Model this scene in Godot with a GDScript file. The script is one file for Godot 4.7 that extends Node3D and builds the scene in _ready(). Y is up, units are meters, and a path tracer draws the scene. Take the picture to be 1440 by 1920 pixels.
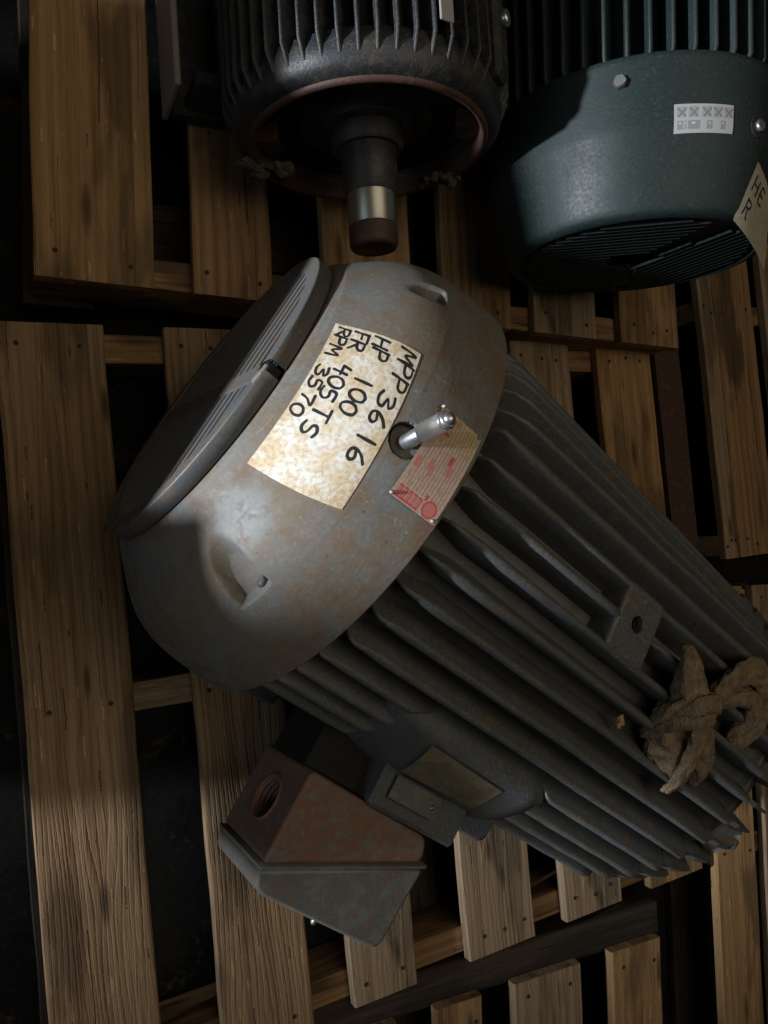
extends Node3D
# World: x runs along the deck boards (down the picture), y is up, -z leads away from the viewer
# (to the right of the picture).  y = 0 is the deck of the pallet that carries the grey motor.

var M := {}                 # materials
var taken := {}
var rng := RandomNumberGenerator.new()

# ------------------------------------------------------------------ camera and light
func _ready() -> void:
	rng.seed = 4711
	var cam := Camera3D.new()
	cam.name = "camera"
	cam.position = Vector3(0.31581, 1.05873, -0.00126)
	var pitch := 1.10622441
	var yaw := -0.06069985
	var roll := -0.14692494
	var f := Vector3(sin(yaw) * cos(pitch), -sin(pitch), -cos(yaw) * cos(pitch))
	var r := f.cross(Vector3.UP).normalized()
	var u := r.cross(f)
	var r2 := r * cos(roll) + u * sin(roll)
	var u2 := -r * sin(roll) + u * cos(roll)
	cam.basis = Basis(u2, -r2, -f)          # the phone was turned on its side
	cam.fov = rad_to_deg(2.0 * atan(960.0 / 1400.0))
	cam.near = 0.02
	cam.far = 60.0
	add_child(cam)
	cam.current = true

	var env := Environment.new()
	env.background_mode = Environment.BG_COLOR
	env.background_color = Color(0.0042, 0.0040, 0.0038).linear_to_srgb()
	env.tonemap_mode = Environment.TONE_MAPPER_LINEAR
	env.tonemap_exposure = 1.0
	env.sdfgi_enabled = true
	env.ssao_enabled = true
	env.ssil_enabled = true
	var we := WorldEnvironment.new()
	we.name = "surroundings"
	we.environment = env
	add_child(we)

	# low cool key light, out of view behind the viewer, lights the near sides
	var key := SpotLight3D.new()
	key.name = "unseen_key_light"
	key.light_color = Color(0.95, 0.975, 1.0)
	key.light_energy = 36.0
	key.light_size = 0.085
	key.spot_angle = 15.0
	key.spot_angle_attenuation = 1.0
	key.spot_range = 12.0
	key.spot_attenuation = 2.0
	key.shadow_enabled = true
	add_child(key)
	key.look_at_from_position(Vector3(0.0, 1.0, 3.9), Vector3(0.1, 0.4, -0.4), Vector3.UP)
	# wide weak light, out of view behind the viewer, softens the near sides
	var side_light := AreaLight3D.new()
	side_light.name = "unseen_soft_light"
	side_light.light_color = Color(0.88, 0.95, 1.0)
	side_light.light_energy = 1.9
	side_light.area_size = Vector2(1.8, 1.9)
	side_light.area_range = 12.0
	side_light.shadow_enabled = true
	add_child(side_light)
	side_light.look_at_from_position(Vector3(1.0, 2.1, 3.9), Vector3(0.3, 0.2, -0.4), Vector3.UP)
	# dim overhead light, out of view, placed to light everything softly from above
	var top := AreaLight3D.new()
	top.name = "unseen_overhead_light"
	top.light_color = Color(1.0, 0.935, 0.82)
	top.light_energy = 2.0
	top.area_size = Vector2(2.4, 1.6)
	top.area_range = 12.0
	top.shadow_enabled = true
	add_child(top)
	top.look_at_from_position(Vector3(0.1, 3.2, -0.7), Vector3(0.25, 0.0, -0.5), Vector3(1, 0, 0))

	make_materials()
	build_setting()
	build_pallets()
	build_grey_motor()
	build_blue_motor()
	build_green_motor()
	build_small_things()

# ------------------------------------------------------------------ naming helpers
func numbered(called: String) -> String:
	if not taken.has(called):
		taken[called] = 0
		return called
	taken[called] += 1
	return "%s_%03d" % [called, taken[called]]

func thing(called: String, label: String, category: String, group := "") -> Node3D:
	var o := Node3D.new()
	o.name = numbered(called)
	add_child(o)
	tag(o, label, category, group)
	return o

func tag(o: Node, label: String, category: String, group := "") -> void:
	o.set_meta("label", label)
	o.set_meta("category", category)
	if group != "":
		o.set_meta("group", group)

func begin() -> SurfaceTool:
	var st := SurfaceTool.new()
	st.begin(Mesh.PRIMITIVE_TRIANGLES)
	return st

func put(called: String, st: SurfaceTool, m: Material, parent: Node) -> MeshInstance3D:
	st.generate_normals()
	return put_mesh(called, st.commit(), m, parent)

func put_mesh(called: String, mesh: Mesh, m: Material, parent: Node) -> MeshInstance3D:
	var o := MeshInstance3D.new()
	o.name = called
	o.mesh = mesh
	o.material_override = m
	parent.add_child(o, true)
	if parent != self:
		var c := 0
		for s in parent.get_children():
			if s != o and (String(s.name) == called or String(s.name).begins_with(called + "_0")):
				c += 1
		if c > 0:
			o.name = "%s_%03d" % [called, c]
	return o

# ------------------------------------------------------------------ geometry helpers
func tri(st: SurfaceTool, a: Vector3, b: Vector3, c: Vector3, ua := Vector2.ZERO, ub := Vector2.ZERO, uc := Vector2.ZERO) -> void:
	st.set_uv(ua); st.add_vertex(a)
	st.set_uv(ub); st.add_vertex(b)
	st.set_uv(uc); st.add_vertex(c)

func quad(st: SurfaceTool, a: Vector3, b: Vector3, c: Vector3, d: Vector3, out: Vector3) -> void:
	if (b - a).cross(c - a).dot(out) > 0.0:
		tri(st, a, c, b); tri(st, a, d, c)
	else:
		tri(st, a, b, c); tri(st, a, c, d)

# rows of points; the front faces -(row direction x column direction)
func grid(st: SurfaceTool, P: Array, group := 0, uvs := [], flip := false) -> void:
	st.set_smooth_group(group)
	for i in P.size() - 1:
		var p: PackedVector3Array = P[i]
		var q: PackedVector3Array = P[i + 1]
		for j in p.size() - 1:
			var ua := Vector2.ZERO; var ub := ua; var uc := ua; var ud := ua
			if uvs.size():
				ua = uvs[i][j]; ub = uvs[i + 1][j]; uc = uvs[i + 1][j + 1]; ud = uvs[i][j + 1]
			if flip:
				tri(st, p[j], q[j + 1], q[j], ua, uc, ub)
				tri(st, p[j], p[j + 1], q[j + 1], ua, ud, uc)
			else:
				tri(st, p[j], q[j], q[j + 1], ua, ub, uc)
				tri(st, p[j], q[j + 1], p[j + 1], ua, uc, ud)

func ring(s: float, rr: float, n: int) -> PackedVector3Array:
	var out := PackedVector3Array()
	for j in n + 1:
		var a := TAU * (j % n) / n
		out.append(Vector3(s, rr * cos(a), rr * sin(a)))
	return out

# lathe about the local x axis; each entry is [s, radius, crease]; the profile runs along +s on the outside
func lathe(st: SurfaceTool, prof: Array, n: int) -> void:
	var g := 1
	for i in prof.size() - 1:
		if prof[i].size() > 2:
			g += 1
		grid(st, [ring(prof[i][0], prof[i][1], n), ring(prof[i + 1][0], prof[i + 1][1], n)], g)

func inset_poly(p: PackedVector2Array, d: float) -> PackedVector2Array:   # counter-clockwise convex
	var out := PackedVector2Array()
	var n := p.size()
	for i in n:
		var a := p[(i + n - 1) % n]; var b := p[i]; var c := p[(i + 1) % n]
		var n1 := (b - a).normalized().orthogonal()
		var n2 := (c - b).normalized().orthogonal()
		var m := (n1 + n2)
		var k := 1.0 + n1.dot(n2)
		out.append(b - m / maxf(k, 0.2) * d * (1.0))
	return out

func round_poly(p: PackedVector2Array, rad: Array, steps := 4) -> PackedVector2Array:
	var out := PackedVector2Array()
	var n := p.size()
	for i in n:
		var rr: float = rad[i % rad.size()]
		var b := p[i]
		if rr <= 0.0:
			out.append(b); continue
		var da := (p[(i + n - 1) % n] - b); var dc := (p[(i + 1) % n] - b)
		var a := b + da.normalized() * minf(rr, da.length() * 0.45)
		var c := b + dc.normalized() * minf(rr, dc.length() * 0.45)
		for k in steps + 1:
			var t := float(k) / steps
			out.append(a.lerp(b, t).lerp(b.lerp(c, t), t))
	return out

# bevelled prism: polygon in the (ex, ey) plane, from h0 to h1 along ez
func prism(st: SurfaceTool, poly: PackedVector2Array, o: Vector3, ex: Vector3, ey: Vector3, ez: Vector3, h0: float, h1: float, bev: float, skip := -1, cap := true) -> void:
	var area := 0.0
	for i in poly.size():
		area += poly[i].cross(poly[(i + 1) % poly.size()])
	var p := poly.duplicate()
	if area < 0.0:
		p.reverse()
	var cen := Vector2.ZERO
	for q in p: cen += q / p.size()
	var levels := []
	var steps := 3 if bev > 0.0015 else 1
	for k in range(steps, -1, -1):
		var a := PI / 2 * k / steps
		levels.append([h0 + bev * (1.0 - sin(a)), bev * (1.0 - cos(a))])
	for k in range(steps, -1, -1):
		var a := PI / 2 * k / steps
		levels.append([h1 - bev * (1.0 - cos(a)), bev * (1.0 - sin(a))])
	var rows := []
	for l in levels:
		var ins := inset_poly(p, l[1]) if l[1] > 0.00001 else p
		var row := PackedVector3Array()
		for i in ins.size():
			row.append(o + ex * ins[i].x + ey * ins[i].y + ez * l[0])
		rows.append(row)
	var mid := o + ex * cen.x + ey * cen.y + ez * (h0 + h1) * 0.5
	var n := p.size()
	for i in rows.size() - 1:
		for j in n:
			if j == skip and i == steps:
				continue
			var a: Vector3 = rows[i][j]; var b: Vector3 = rows[i + 1][j]; var c: Vector3 = rows[i + 1][(j + 1) % n]; var d: Vector3 = rows[i][(j + 1) % n]
			var out := (a + b + c + d) * 0.25 - mid
			st.set_smooth_group(1)
			if (b - a).cross(d - a).length() < 1e-12:
				continue
			# side walls that turn sharply are split by their own group
			quad(st, a, b, c, d, out)
	for e in [0, rows.size() - 1]:
		if e and not cap: continue
		var c := Vector3.ZERO
		for q in rows[e]: c += q / n
		st.set_smooth_group(-1)
		for j in n:
			var a: Vector3 = rows[e][j]; var b: Vector3 = rows[e][(j + 1) % n]
			if (a - c).cross(b - c).dot(ez * (1.0 if e else -1.0)) > 0.0:
				tri(st, c, b, a)
			else:
				tri(st, c, a, b)

# chamfered box
func box(st: SurfaceTool, c: Vector3, size: Vector3, bev := 0.002, bas := Basis.IDENTITY) -> void:
	st.set_smooth_group(-1)
	var h := size * 0.5
	var g := h - Vector3.ONE * bev
	for ax in 3:
		for s in [-1.0, 1.0]:
			var n := Vector3.ZERO; n[ax] = s
			var i := (ax + 1) % 3; var j := (ax + 2) % 3
			var v := []
			for q in [[-1, -1], [1, -1], [1, 1], [-1, 1]]:
				var w := Vector3.ZERO
				w[ax] = s * h[ax]; w[i] = q[0] * g[i]; w[j] = q[1] * g[j]
				v.append(c + bas * w)
			quad(st, v[0], v[1], v[2], v[3], bas * n)
			for t in [-1.0, 1.0]:       # chamfers between +-ax and +-i
				var v2 := []
				for q in [-1, 1]:
					var w1 := Vector3.ZERO; w1[ax] = s * h[ax]; w1[i] = t * g[i]; w1[j] = q * g[j]
					var w2 := Vector3.ZERO; w2[ax] = s * g[ax]; w2[i] = t * h[i]; w2[j] = q * g[j]
					v2.append([c + bas * w1, c + bas * w2])
				var nn := Vector3.ZERO; nn[ax] = s; nn[i] = t
				quad(st, v2[0][0], v2[0][1], v2[1][1], v2[1][0], bas * nn)
	for a in [-1, 1]:
		for b in [-1, 1]:
			for d in [-1, 1]:
				var s := Vector3(a, b, d)
				var p1 := c + bas * (Vector3(h.x, g.y, g.z) * s)
				var p2 := c + bas * (Vector3(g.x, h.y, g.z) * s)
				var p3 := c + bas * (Vector3(g.x, g.y, h.z) * s)
				if (p2 - p1).cross(p3 - p1).dot(bas * s) > 0.0:
					tri(st, p1, p3, p2)
				else:
					tri(st, p1, p2, p3)

# tube or rod through points with radii
func tube(st: SurfaceTool, pts: Array, rad: Array, n := 12, group := 1, caps := true) -> void:
	var rows := []
	var up := Vector3.UP
	for i in pts.size():
		var t: Vector3 = (pts[mini(i + 1, pts.size() - 1)] - pts[maxi(i - 1, 0)])
		t = t.normalized()
		if t.length() < 0.5: t = Vector3.RIGHT
		if absf(t.dot(up)) > 0.95: up = Vector3.RIGHT if absf(t.x) < 0.8 else Vector3.BACK
		var b := t.cross(up).normalized()
		up = b.cross(t)
		var row := PackedVector3Array()
		for j in n + 1:
			var a := -TAU * (j % n) / n
			row.append(pts[i] + (up * cos(a) + b * -sin(a)) * rad[i % rad.size()])
		rows.append(row)
	grid(st, rows, group)
	if caps:
		st.set_smooth_group(-1)
		for e in [0, rows.size() - 1]:
			for j in n:
				var a: Vector3 = rows[e][j]; var b: Vector3 = rows[e][j + 1]
				var out: Vector3 = pts[e] - pts[1 if e == 0 else e - 1]
				if (a - pts[e]).cross(b - pts[e]).dot(out) > 0.0:
					tri(st, pts[e], b, a)
				else:
					tri(st, pts[e], a, b)

# flat rectangle with a round hole and its bore
func holed(st: SurfaceTool, o: Vector3, ex: Vector3, ey: Vector3, w: float, h: float, cx: float, cy: float, rr: float, depth: float, threads := 0) -> void:
	holed_poly(st, PackedVector2Array([Vector2(0, 0), Vector2(w, 0), Vector2(w, h), Vector2(0, h)]), o, ex, ey, cx, cy, rr, depth, threads)

func holed_poly(st: SurfaceTool, poly: PackedVector2Array, o: Vector3, ex: Vector3, ey: Vector3, cx: float, cy: float, rr: float, depth: float, threads := 0) -> void:
	var nrm := ex.cross(ey).normalized()
	var cc := Vector2(cx, cy)
	var angs := []
	for k in 40: angs.append(TAU * k / 40 + 0.001)
	for q in poly: angs.append(fposmod((q - cc).angle(), TAU))
	angs.sort()
	var outer := []; var inner := []
	for a in angs:
		var d := Vector2(cos(a), sin(a))
		var best := 1e9
		for k in poly.size():
			var p0 := poly[k]; var e := poly[(k + 1) % poly.size()] - p0
			var den := d.cross(e)
			if absf(den) < 1e-9: continue
			var t := (p0 - cc).cross(e) / den
			var v := (p0 - cc).cross(d) / den
			if t > 0.0 and v > -1e-4 and v < 1.0001: best = minf(best, t)
		outer.append(o + ex * (cx + d.x * best) + ey * (cy + d.y * best))
		inner.append(cc + d * rr)
	st.set_smooth_group(-1)
	var n := angs.size()
	for i in n:
		var j := (i + 1) % n
		var a: Vector3 = o + ex * inner[i].x + ey * inner[i].y
		var b: Vector3 = o + ex * inner[j].x + ey * inner[j].y
		quad(st, outer[i], outer[j], b, a, nrm)
	var steps := maxi(threads * 2, 1)
	var prev := []
	for k in steps + 1:
		var row := []
		var sc := 1.0 - (0.07 if k % 2 == 1 and threads else 0.0)
		for i in n:
			var q: Vector2 = Vector2(cx, cy) + (inner[i] - Vector2(cx, cy)) * sc
			row.append(o + ex * q.x + ey * q.y - nrm * depth * k / steps)
		if k:
			for i in n:
				var j := (i + 1) % n
				var mid: Vector3 = o + ex * cx + ey * cy - nrm * depth * k / steps
				quad(st, prev[i], prev[j], row[j], row[i], mid - row[i])
		prev = row
	for i in n:
		var c := o + ex * cx + ey * cy - nrm * depth
		tri(st, c, prev[i], prev[(i + 1) % n])

func hexhead(st: SurfaceTool, c: Vector3, axis: Vector3, rr: float, h: float) -> void:
	var x := axis.cross(Vector3(0.31, 0.2, 0.93)).normalized()
	var y := axis.cross(x)
	var p := PackedVector2Array()
	for k in 6: p.append(Vector2(cos(TAU * k / 6), sin(TAU * k / 6)) * rr)
	prism(st, p, c, x, y, axis, 0.0, h, minf(rr * 0.14, h * 0.3))

# ------------------------------------------------------------------ textures and materials
func noise_bytes(w: int, h: int, freq: float, oct: int, sd: int, gw := 0, gh := 0, seamless := false) -> PackedByteArray:
	var n := FastNoiseLite.new()
	n.seed = sd
	n.noise_type = FastNoiseLite.TYPE_SIMPLEX_SMOOTH
	n.frequency = freq
	n.fractal_type = FastNoiseLite.FRACTAL_FBM
	n.fractal_octaves = oct
	var im: Image
	if seamless:
		im = n.get_seamless_image(w, h)
	else:
		im = n.get_image(gw if gw else w, gh if gh else h)
		if gw: im.resize(w, h, Image.INTERPOLATE_CUBIC)
	im.convert(Image.FORMAT_L8)
	return im.get_data()

func tex(im: Image) -> ImageTexture:
	im.generate_mipmaps()
	return ImageTexture.create_from_image(im)

func s8(v: float) -> int:
	return clampi(int(pow(clampf(v, 0.0, 1.0), 1.0 / 2.2) * 255.0), 0, 255)

# across = u, along = v
func wood(name_: String, sd: int, light: Color, dark: Color, rings: float, relief: float, stain: float) -> StandardMaterial3D:
	var w := 256
	var h := 1024
	var r := RandomNumberGenerator.new()
	r.seed = sd
	var warp := noise_bytes(w, h, 0.03, 3, sd, 48, 40)
	var streak := noise_bytes(w, h, 0.05, 4, sd + 1, 256, 24)
	var fine := noise_bytes(w, h, 0.35, 2, sd + 2, 256, 90)
	var blot := noise_bytes(w, h, 0.022, 4, sd + 3, 64, 128)
	var grit := noise_bytes(w, h, 0.45, 2, sd + 4)
	var knots := []
	for k in 3: knots.append([r.randf_range(20, 236), r.randf_range(40, 980), r.randf_range(5, 11)])
	var slope := r.randf_range(-0.03, 0.03)
	var curve := r.randf_range(-20, 20)
	var alb := PackedByteArray(); alb.resize(w * h * 3)
	var hgt := PackedByteArray(); hgt.resize(w * h)
	for y in h:
		var bend := slope * y + curve * sin(y * 0.0035 + sd)
		for x in w:
			var i := y * w + x
			var xx := x + bend + (warp[i] - 128) * 0.2
			var kd := 0.0
			for k in knots:
				var dx: float = x - k[0]
				var dy: float = (y - k[1]) * 0.42
				var q: float = (dx * dx + dy * dy) / (k[2] * k[2])
				if q < 40.0:
					xx += dx * 1.6 / (1.0 + q * 0.5)
					if q < 1.6: kd = maxf(kd, 1.0 - q * 0.55)
			var ph := xx * rings / 256.0
			var fr := ph - floorf(ph)
			var late := fr * fr * fr
			var st := streak[i] / 255.0
			var fi := fine[i] / 255.0
			var bl := blot[i] / 255.0
			var t := clampf(late * 0.3 + (st - 0.5) * 1.1 + (fi - 0.5) * 0.6 + 0.34, 0.0, 1.0)
			t = maxf(t, kd)
			var dk := 1.0 - stain * clampf((bl - 0.52) * 3.2, 0.0, 0.8)
			dk *= 1.0 - 0.55 * kd
			dk *= 0.9 + 0.2 * grit[i] / 255.0
			alb[i * 3] = s8(lerpf(light.r, dark.r, t) * dk)
			alb[i * 3 + 1] = s8(lerpf(light.g, dark.g, t) * dk)
			alb[i * 3 + 2] = s8(lerpf(light.b, dark.b, t) * dk)
			var hh := late * fr * fr * 0.6 * (0.3 + 1.2 * st) + fi * 0.26 + grit[i] / 255.0 * 0.2
			if fi < 0.22: hh -= (0.22 - fi) * 2.0
			hgt[i] = clampi(int(hh * 255.0), 0, 255)
	# drying cracks and scuffs along the grain
	for k in 26:
		var x := r.randf() * w
		var y := r.randf() * h
		var deep := r.randf_range(0.35, 0.8)
		for t in r.randi_range(20, 190):
			x += r.randf_range(-0.35, 0.35) + slope
			y += 1.0
			for q in (2 if k % 3 == 0 else 1):
				var xi := int(x) + q
				var yi := int(y)
				if xi < 0 or xi >= w or yi >= h: continue
				var at := yi * w + xi
				for ch in 3: alb[at * 3 + ch] = int(alb[at * 3 + ch] * deep)
				hgt[at] = 0
	for k in 60:      # pale dents, splinters and dark spots
		var cx := r.randi_range(2, w - 12)
		var cy := r.randi_range(2, h - 40)
		var f := 1.3 if k % 3 else 0.55
		for yy in r.randi_range(2, 26):
			for xx in r.randi_range(1, 4):
				var at := (cy + yy) * w + cx + xx
				for ch in 3: alb[at * 3 + ch] = clampi(int(alb[at * 3 + ch] * f), 0, 255)
				hgt[at] = clampi(int(hgt[at] * (0.7 if k % 3 else 0.4)), 0, 255)
	var m := StandardMaterial3D.new()
	m.resource_name = name_
	m.albedo_texture = tex(Image.create_from_data(w, h, false, Image.FORMAT_RGB8, alb))
	m.roughness = 0.86
	m.metallic_specular = 0.35
	m.heightmap_enabled = true
	m.heightmap_texture = tex(Image.create_from_data(w, h, false, Image.FORMAT_L8, hgt))
	m.heightmap_scale = relief
	m.heightmap_flip_texture = false
	return m

func smooth(a: float, b: float, v: float) -> float:
	var t := clampf((v - a) / (b - a), 0.0, 1.0)
	return t * t * (3.0 - 2.0 * t)

# painted or rusty cast metal, tiles every 1 / tile metres
func metal(name_: String, sd: int, base: Color, second: Color, second_amt: float, rust: Color, rust_amt: float, speck: float, rough: float, tile: float, relief: float, scratches := 0) -> StandardMaterial3D:
	var w := 512
	var n1 := noise_bytes(w, w, 0.008, 5, sd, 0, 0, true)
	var n2 := noise_bytes(w, w, 0.02, 5, sd + 1, 0, 0, true)
	var n3 := noise_bytes(w, w, 0.11, 3, sd + 2, 0, 0, true)
	var n4 := noise_bytes(w, w, 0.3, 2, sd + 3, 0, 0, true)
	var alb := PackedByteArray(); alb.resize(w * w * 3)
	var hgt := PackedByteArray(); hgt.resize(w * w)
	var rgh := PackedByteArray(); rgh.resize(w * w)
	for i in w * w:
		var a := n1[i] / 255.0; var b := n2[i] / 255.0; var c := n3[i] / 255.0; var d := n4[i] / 255.0
		var k := smooth(0.62 - second_amt * 0.5, 0.78 - second_amt * 0.3, a * 0.75 + b * 0.25)
		var col := base.lerp(second, k)
		var ru := smooth(0.74 - rust_amt * 0.6, 0.86 - rust_amt * 0.45, b * 0.6 + c * 0.25 + a * 0.15)
		col = col.lerp(rust, ru * (0.55 + 0.45 * d))
		col = col * (0.82 + 0.36 * c) * (0.9 + 0.2 * d)
		if speck > 0.0:
			col = col.lerp(Color(0.42, 0.41, 0.39), smooth(0.66, 0.8, d * 0.6 + c * 0.4) * speck)
		alb[i * 3] = s8(col.r); alb[i * 3 + 1] = s8(col.g); alb[i * 3 + 2] = s8(col.b)
		hgt[i] = clampi(int((c * 0.45 + d * 0.4 + ru * 0.15) * 255.0), 0, 255)
		rgh[i] = clampi(int((rough + ru * 0.25 + (c - 0.5) * 0.25 + (a - 0.5) * 0.2) * 255.0), 0, 255)
	var r := RandomNumberGenerator.new()
	r.seed = sd + 9
	for k in scratches:
		var p := Vector2(r.randf() * w, r.randf() * w)
		var d := Vector2.from_angle(r.randf() * TAU)
		var bend := r.randf_range(-0.02, 0.02)
		var amt := r.randf_range(-0.25, 0.45)
		for t in r.randi_range(6, 60):
			p += d
			d = d.rotated(bend)
			var at := (posmod(int(p.y), w) * w + posmod(int(p.x), w)) * 3
			for ch in 3:
				alb[at + ch] = clampi(int(alb[at + ch] * (1.0 + amt)), 0, 255)
	# small chips down to the dark primer
	for k in scratches:
		var p := Vector2(r.randf() * w, r.randf() * w)
		var rad := r.randf_range(0.8, 2.6)
		var lift := r.randf() < 0.4
		for dy in range(-3, 4):
			for dx in range(-3, 4):
				if Vector2(dx, dy * 1.3).length() > rad: continue
				var at := (posmod(int(p.y) + dy, w) * w + posmod(int(p.x) + dx, w)) * 3
				for ch in 3:
					alb[at + ch] = clampi(int(alb[at + ch] * (1.35 if lift else 0.6)), 0, 255)
	var m := StandardMaterial3D.new()
	m.resource_name = name_
	m.albedo_texture = tex(Image.create_from_data(w, w, false, Image.FORMAT_RGB8, alb))
	m.roughness_texture = tex(Image.create_from_data(w, w, false, Image.FORMAT_L8, rgh))
	m.roughness_texture_channel = BaseMaterial3D.TEXTURE_CHANNEL_RED
	m.roughness = 1.0
	m.heightmap_enabled = true
	m.heightmap_texture = tex(Image.create_from_data(w, w, false, Image.FORMAT_L8, hgt))
	m.heightmap_scale = relief
	m.heightmap_flip_texture = false
	m.uv1_triplanar = true
	m.uv1_scale = Vector3.ONE * tile
	return m

func plain(name_: String, lin: Color, rough: float, metallic := 0.0) -> StandardMaterial3D:
	var m := StandardMaterial3D.new()
	m.resource_name = name_
	m.albedo_color = lin.linear_to_srgb()
	m.roughness = rough
	m.metallic = metallic
	return m

func make_materials() -> void:
	M.wood = [
		wood("weathered_pine", 11, Color(0.34, 0.228, 0.132), Color(0.185, 0.11, 0.056), 21.0, 0.13, 0.6),
		wood("yellow_pine", 23, Color(0.40, 0.255, 0.125), Color(0.25, 0.138, 0.056), 9.0, 0.03, 0.6),
		wood("grey_pine", 37, Color(0.35, 0.255, 0.165), Color(0.20, 0.134, 0.08), 13.0, 0.07, 0.6),
		wood("brown_pine", 53, Color(0.33, 0.2, 0.098), Color(0.175, 0.095, 0.042), 8.0, 0.04, 0.8),
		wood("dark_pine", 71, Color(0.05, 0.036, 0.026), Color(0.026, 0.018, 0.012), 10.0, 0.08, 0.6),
	]
	M.cover = metal("grey_paint_with_rust_bloom", 101, Color(0.160, 0.161, 0.156), Color(0.160, 0.134, 0.100), 0.52, Color(0.165, 0.098, 0.058), 0.4, 0.35, 0.56, 3.4, 0.02, 90)
	M.cover.metallic_specular = 0.35
	M.grille = metal("grey_steel_paint", 131, Color(0.09, 0.094, 0.098), Color(0.1, 0.085, 0.07), 0.35, Color(0.12, 0.08, 0.055), 0.3, 0.25, 0.5, 4.0, 0.02, 50)
	M.frame = metal("grimy_grey_paint", 151, Color(0.086, 0.094, 0.100), Color(0.078, 0.080, 0.079), 0.5, Color(0.13, 0.085, 0.055), 0.24, 0.4, 0.5, 3.6, 0.05, 140)
	M.boxrust = metal("rusty_brown_cast_iron", 171, Color(0.165, 0.098, 0.068), Color(0.15, 0.142, 0.13), 0.62, Color(0.20, 0.083, 0.043), 0.55, 0.1, 0.66, 6.5, 0.03)
	M.lid = metal("dull_grey_lid_paint", 191, Color(0.135, 0.138, 0.126), Color(0.095, 0.1, 0.097), 0.6, Color(0.17, 0.1, 0.058), 0.4, 0.2, 0.6, 6.5, 0.025)
	M.green = metal("dark_green_enamel", 211, Color(0.0085, 0.0185, 0.018), Color(0.0075, 0.0165, 0.0165), 0.5, Color(0.03, 0.032, 0.03), 0.12, 0.1, 0.56, 3.2, 0.03, 70)
	M.green.metallic_specular = 0.4
	M.blue = metal("blue_black_enamel", 231, Color(0.012, 0.0155, 0.021), Color(0.02, 0.0195, 0.019), 0.5, Color(0.06, 0.046, 0.033), 0.36, 0.25, 0.5, 5.0, 0.06, 60)
	M.rim = metal("red_brown_rust", 251, Color(0.062, 0.024, 0.015), Color(0.045, 0.02, 0.014), 0.5, Color(0.11, 0.05, 0.03), 0.3, 0.08, 0.6, 5.0, 0.03)
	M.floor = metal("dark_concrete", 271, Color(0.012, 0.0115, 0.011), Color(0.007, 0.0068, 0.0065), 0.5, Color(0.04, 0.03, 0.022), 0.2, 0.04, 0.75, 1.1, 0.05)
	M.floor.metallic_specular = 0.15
	M.black = plain("black_hole_shade_and_gasket", Color(0.006, 0.006, 0.006), 0.8)  # black colour for the shade inside holes and slots, and for the gasket
	M.steel = plain("zinc_plated_steel", Color(0.55, 0.56, 0.57), 0.33, 0.9)
	M.rivet = plain("dull_rivet", Color(0.3, 0.29, 0.27), 0.5, 0.5)
	M.shaft = plain("ground_steel", Color(0.34, 0.33, 0.30), 0.38, 0.85)
	M.foot = plain("pinkish_grey_paint", Color(0.26, 0.23, 0.215), 0.7)
	M.brass = metal("tarnished_brass_plate", 291, Color(0.23, 0.18, 0.105), Color(0.15, 0.14, 0.1), 0.5, Color(0.12, 0.09, 0.055), 0.3, 0.15, 0.45, 7.0, 0.01)
	M.nail = plain("rusty_nail", Color(0.03, 0.018, 0.012), 0.8)
	M.burlap = burlap()
	M.straw = plain("dry_straw", Color(0.30, 0.23, 0.12), 0.9)
	M.fluff = metal("dusty_cobweb", 311, Color(0.1, 0.078, 0.055), Color(0.06, 0.045, 0.03), 0.5, Color(0.04, 0.03, 0.02), 0.4, 0.2, 1.0, 12.0, 0.1)

func burlap() -> StandardMaterial3D:
	var w := 256
	var n := noise_bytes(w, w, 0.03, 4, 333, 0, 0, true)
	var d := noise_bytes(w, w, 0.3, 2, 334, 0, 0, true)
	var alb := PackedByteArray(); alb.resize(w * w * 3)
	var hgt := PackedByteArray(); hgt.resize(w * w)
	for y in w:
		for x in w:
			var i := y * w + x
			var weave := 0.5 + 0.25 * sin(x * TAU / 8.0) * (1.0 if int(y / 8.0) % 2 else -1.0) + 0.25 * sin(y * TAU / 8.0)
			var k := (0.25 + 1.0 * n[i] / 255.0) * (0.75 + 0.35 * weave) * (0.8 + 0.4 * d[i] / 255.0)
			alb[i * 3] = s8(0.26 * k); alb[i * 3 + 1] = s8(0.185 * k); alb[i * 3 + 2] = s8(0.112 * k)
			hgt[i] = clampi(int((weave * 0.5 + d[i] / 255.0 * 0.5) * 255.0), 0, 255)
	var m := StandardMaterial3D.new()
	m.resource_name = "brown_burlap"
	m.albedo_texture = tex(Image.create_from_data(w, w, false, Image.FORMAT_RGB8, alb))
	m.roughness = 1.0
	m.heightmap_enabled = true
	m.heightmap_texture = tex(Image.create_from_data(w, w, false, Image.FORMAT_L8, hgt))
	m.heightmap_scale = 0.22
	m.heightmap_flip_texture = false
	m.uv1_triplanar = true
	m.uv1_scale = Vector3.ONE * 9.0
	return m

# ------------------------------------------------------------------ setting
func build_setting() -> void:
	var st := begin()
	st.set_smooth_group(-1)
	quad(st, Vector3(-7, -0.13, -7), Vector3(7, -0.13, -7), Vector3(7, -0.13, 7), Vector3(-7, -0.13, 7), Vector3.UP)
	quad(st, Vector3(-7, -0.25, -7), Vector3(7, -0.25, -7), Vector3(7, -0.25, 7), Vector3(-7, -0.25, 7), Vector3.DOWN)
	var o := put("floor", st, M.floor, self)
	o.set_meta("kind", "structure")
	o.set_meta("label", "dark concrete warehouse floor seen through the gaps of the pallets")

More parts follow.
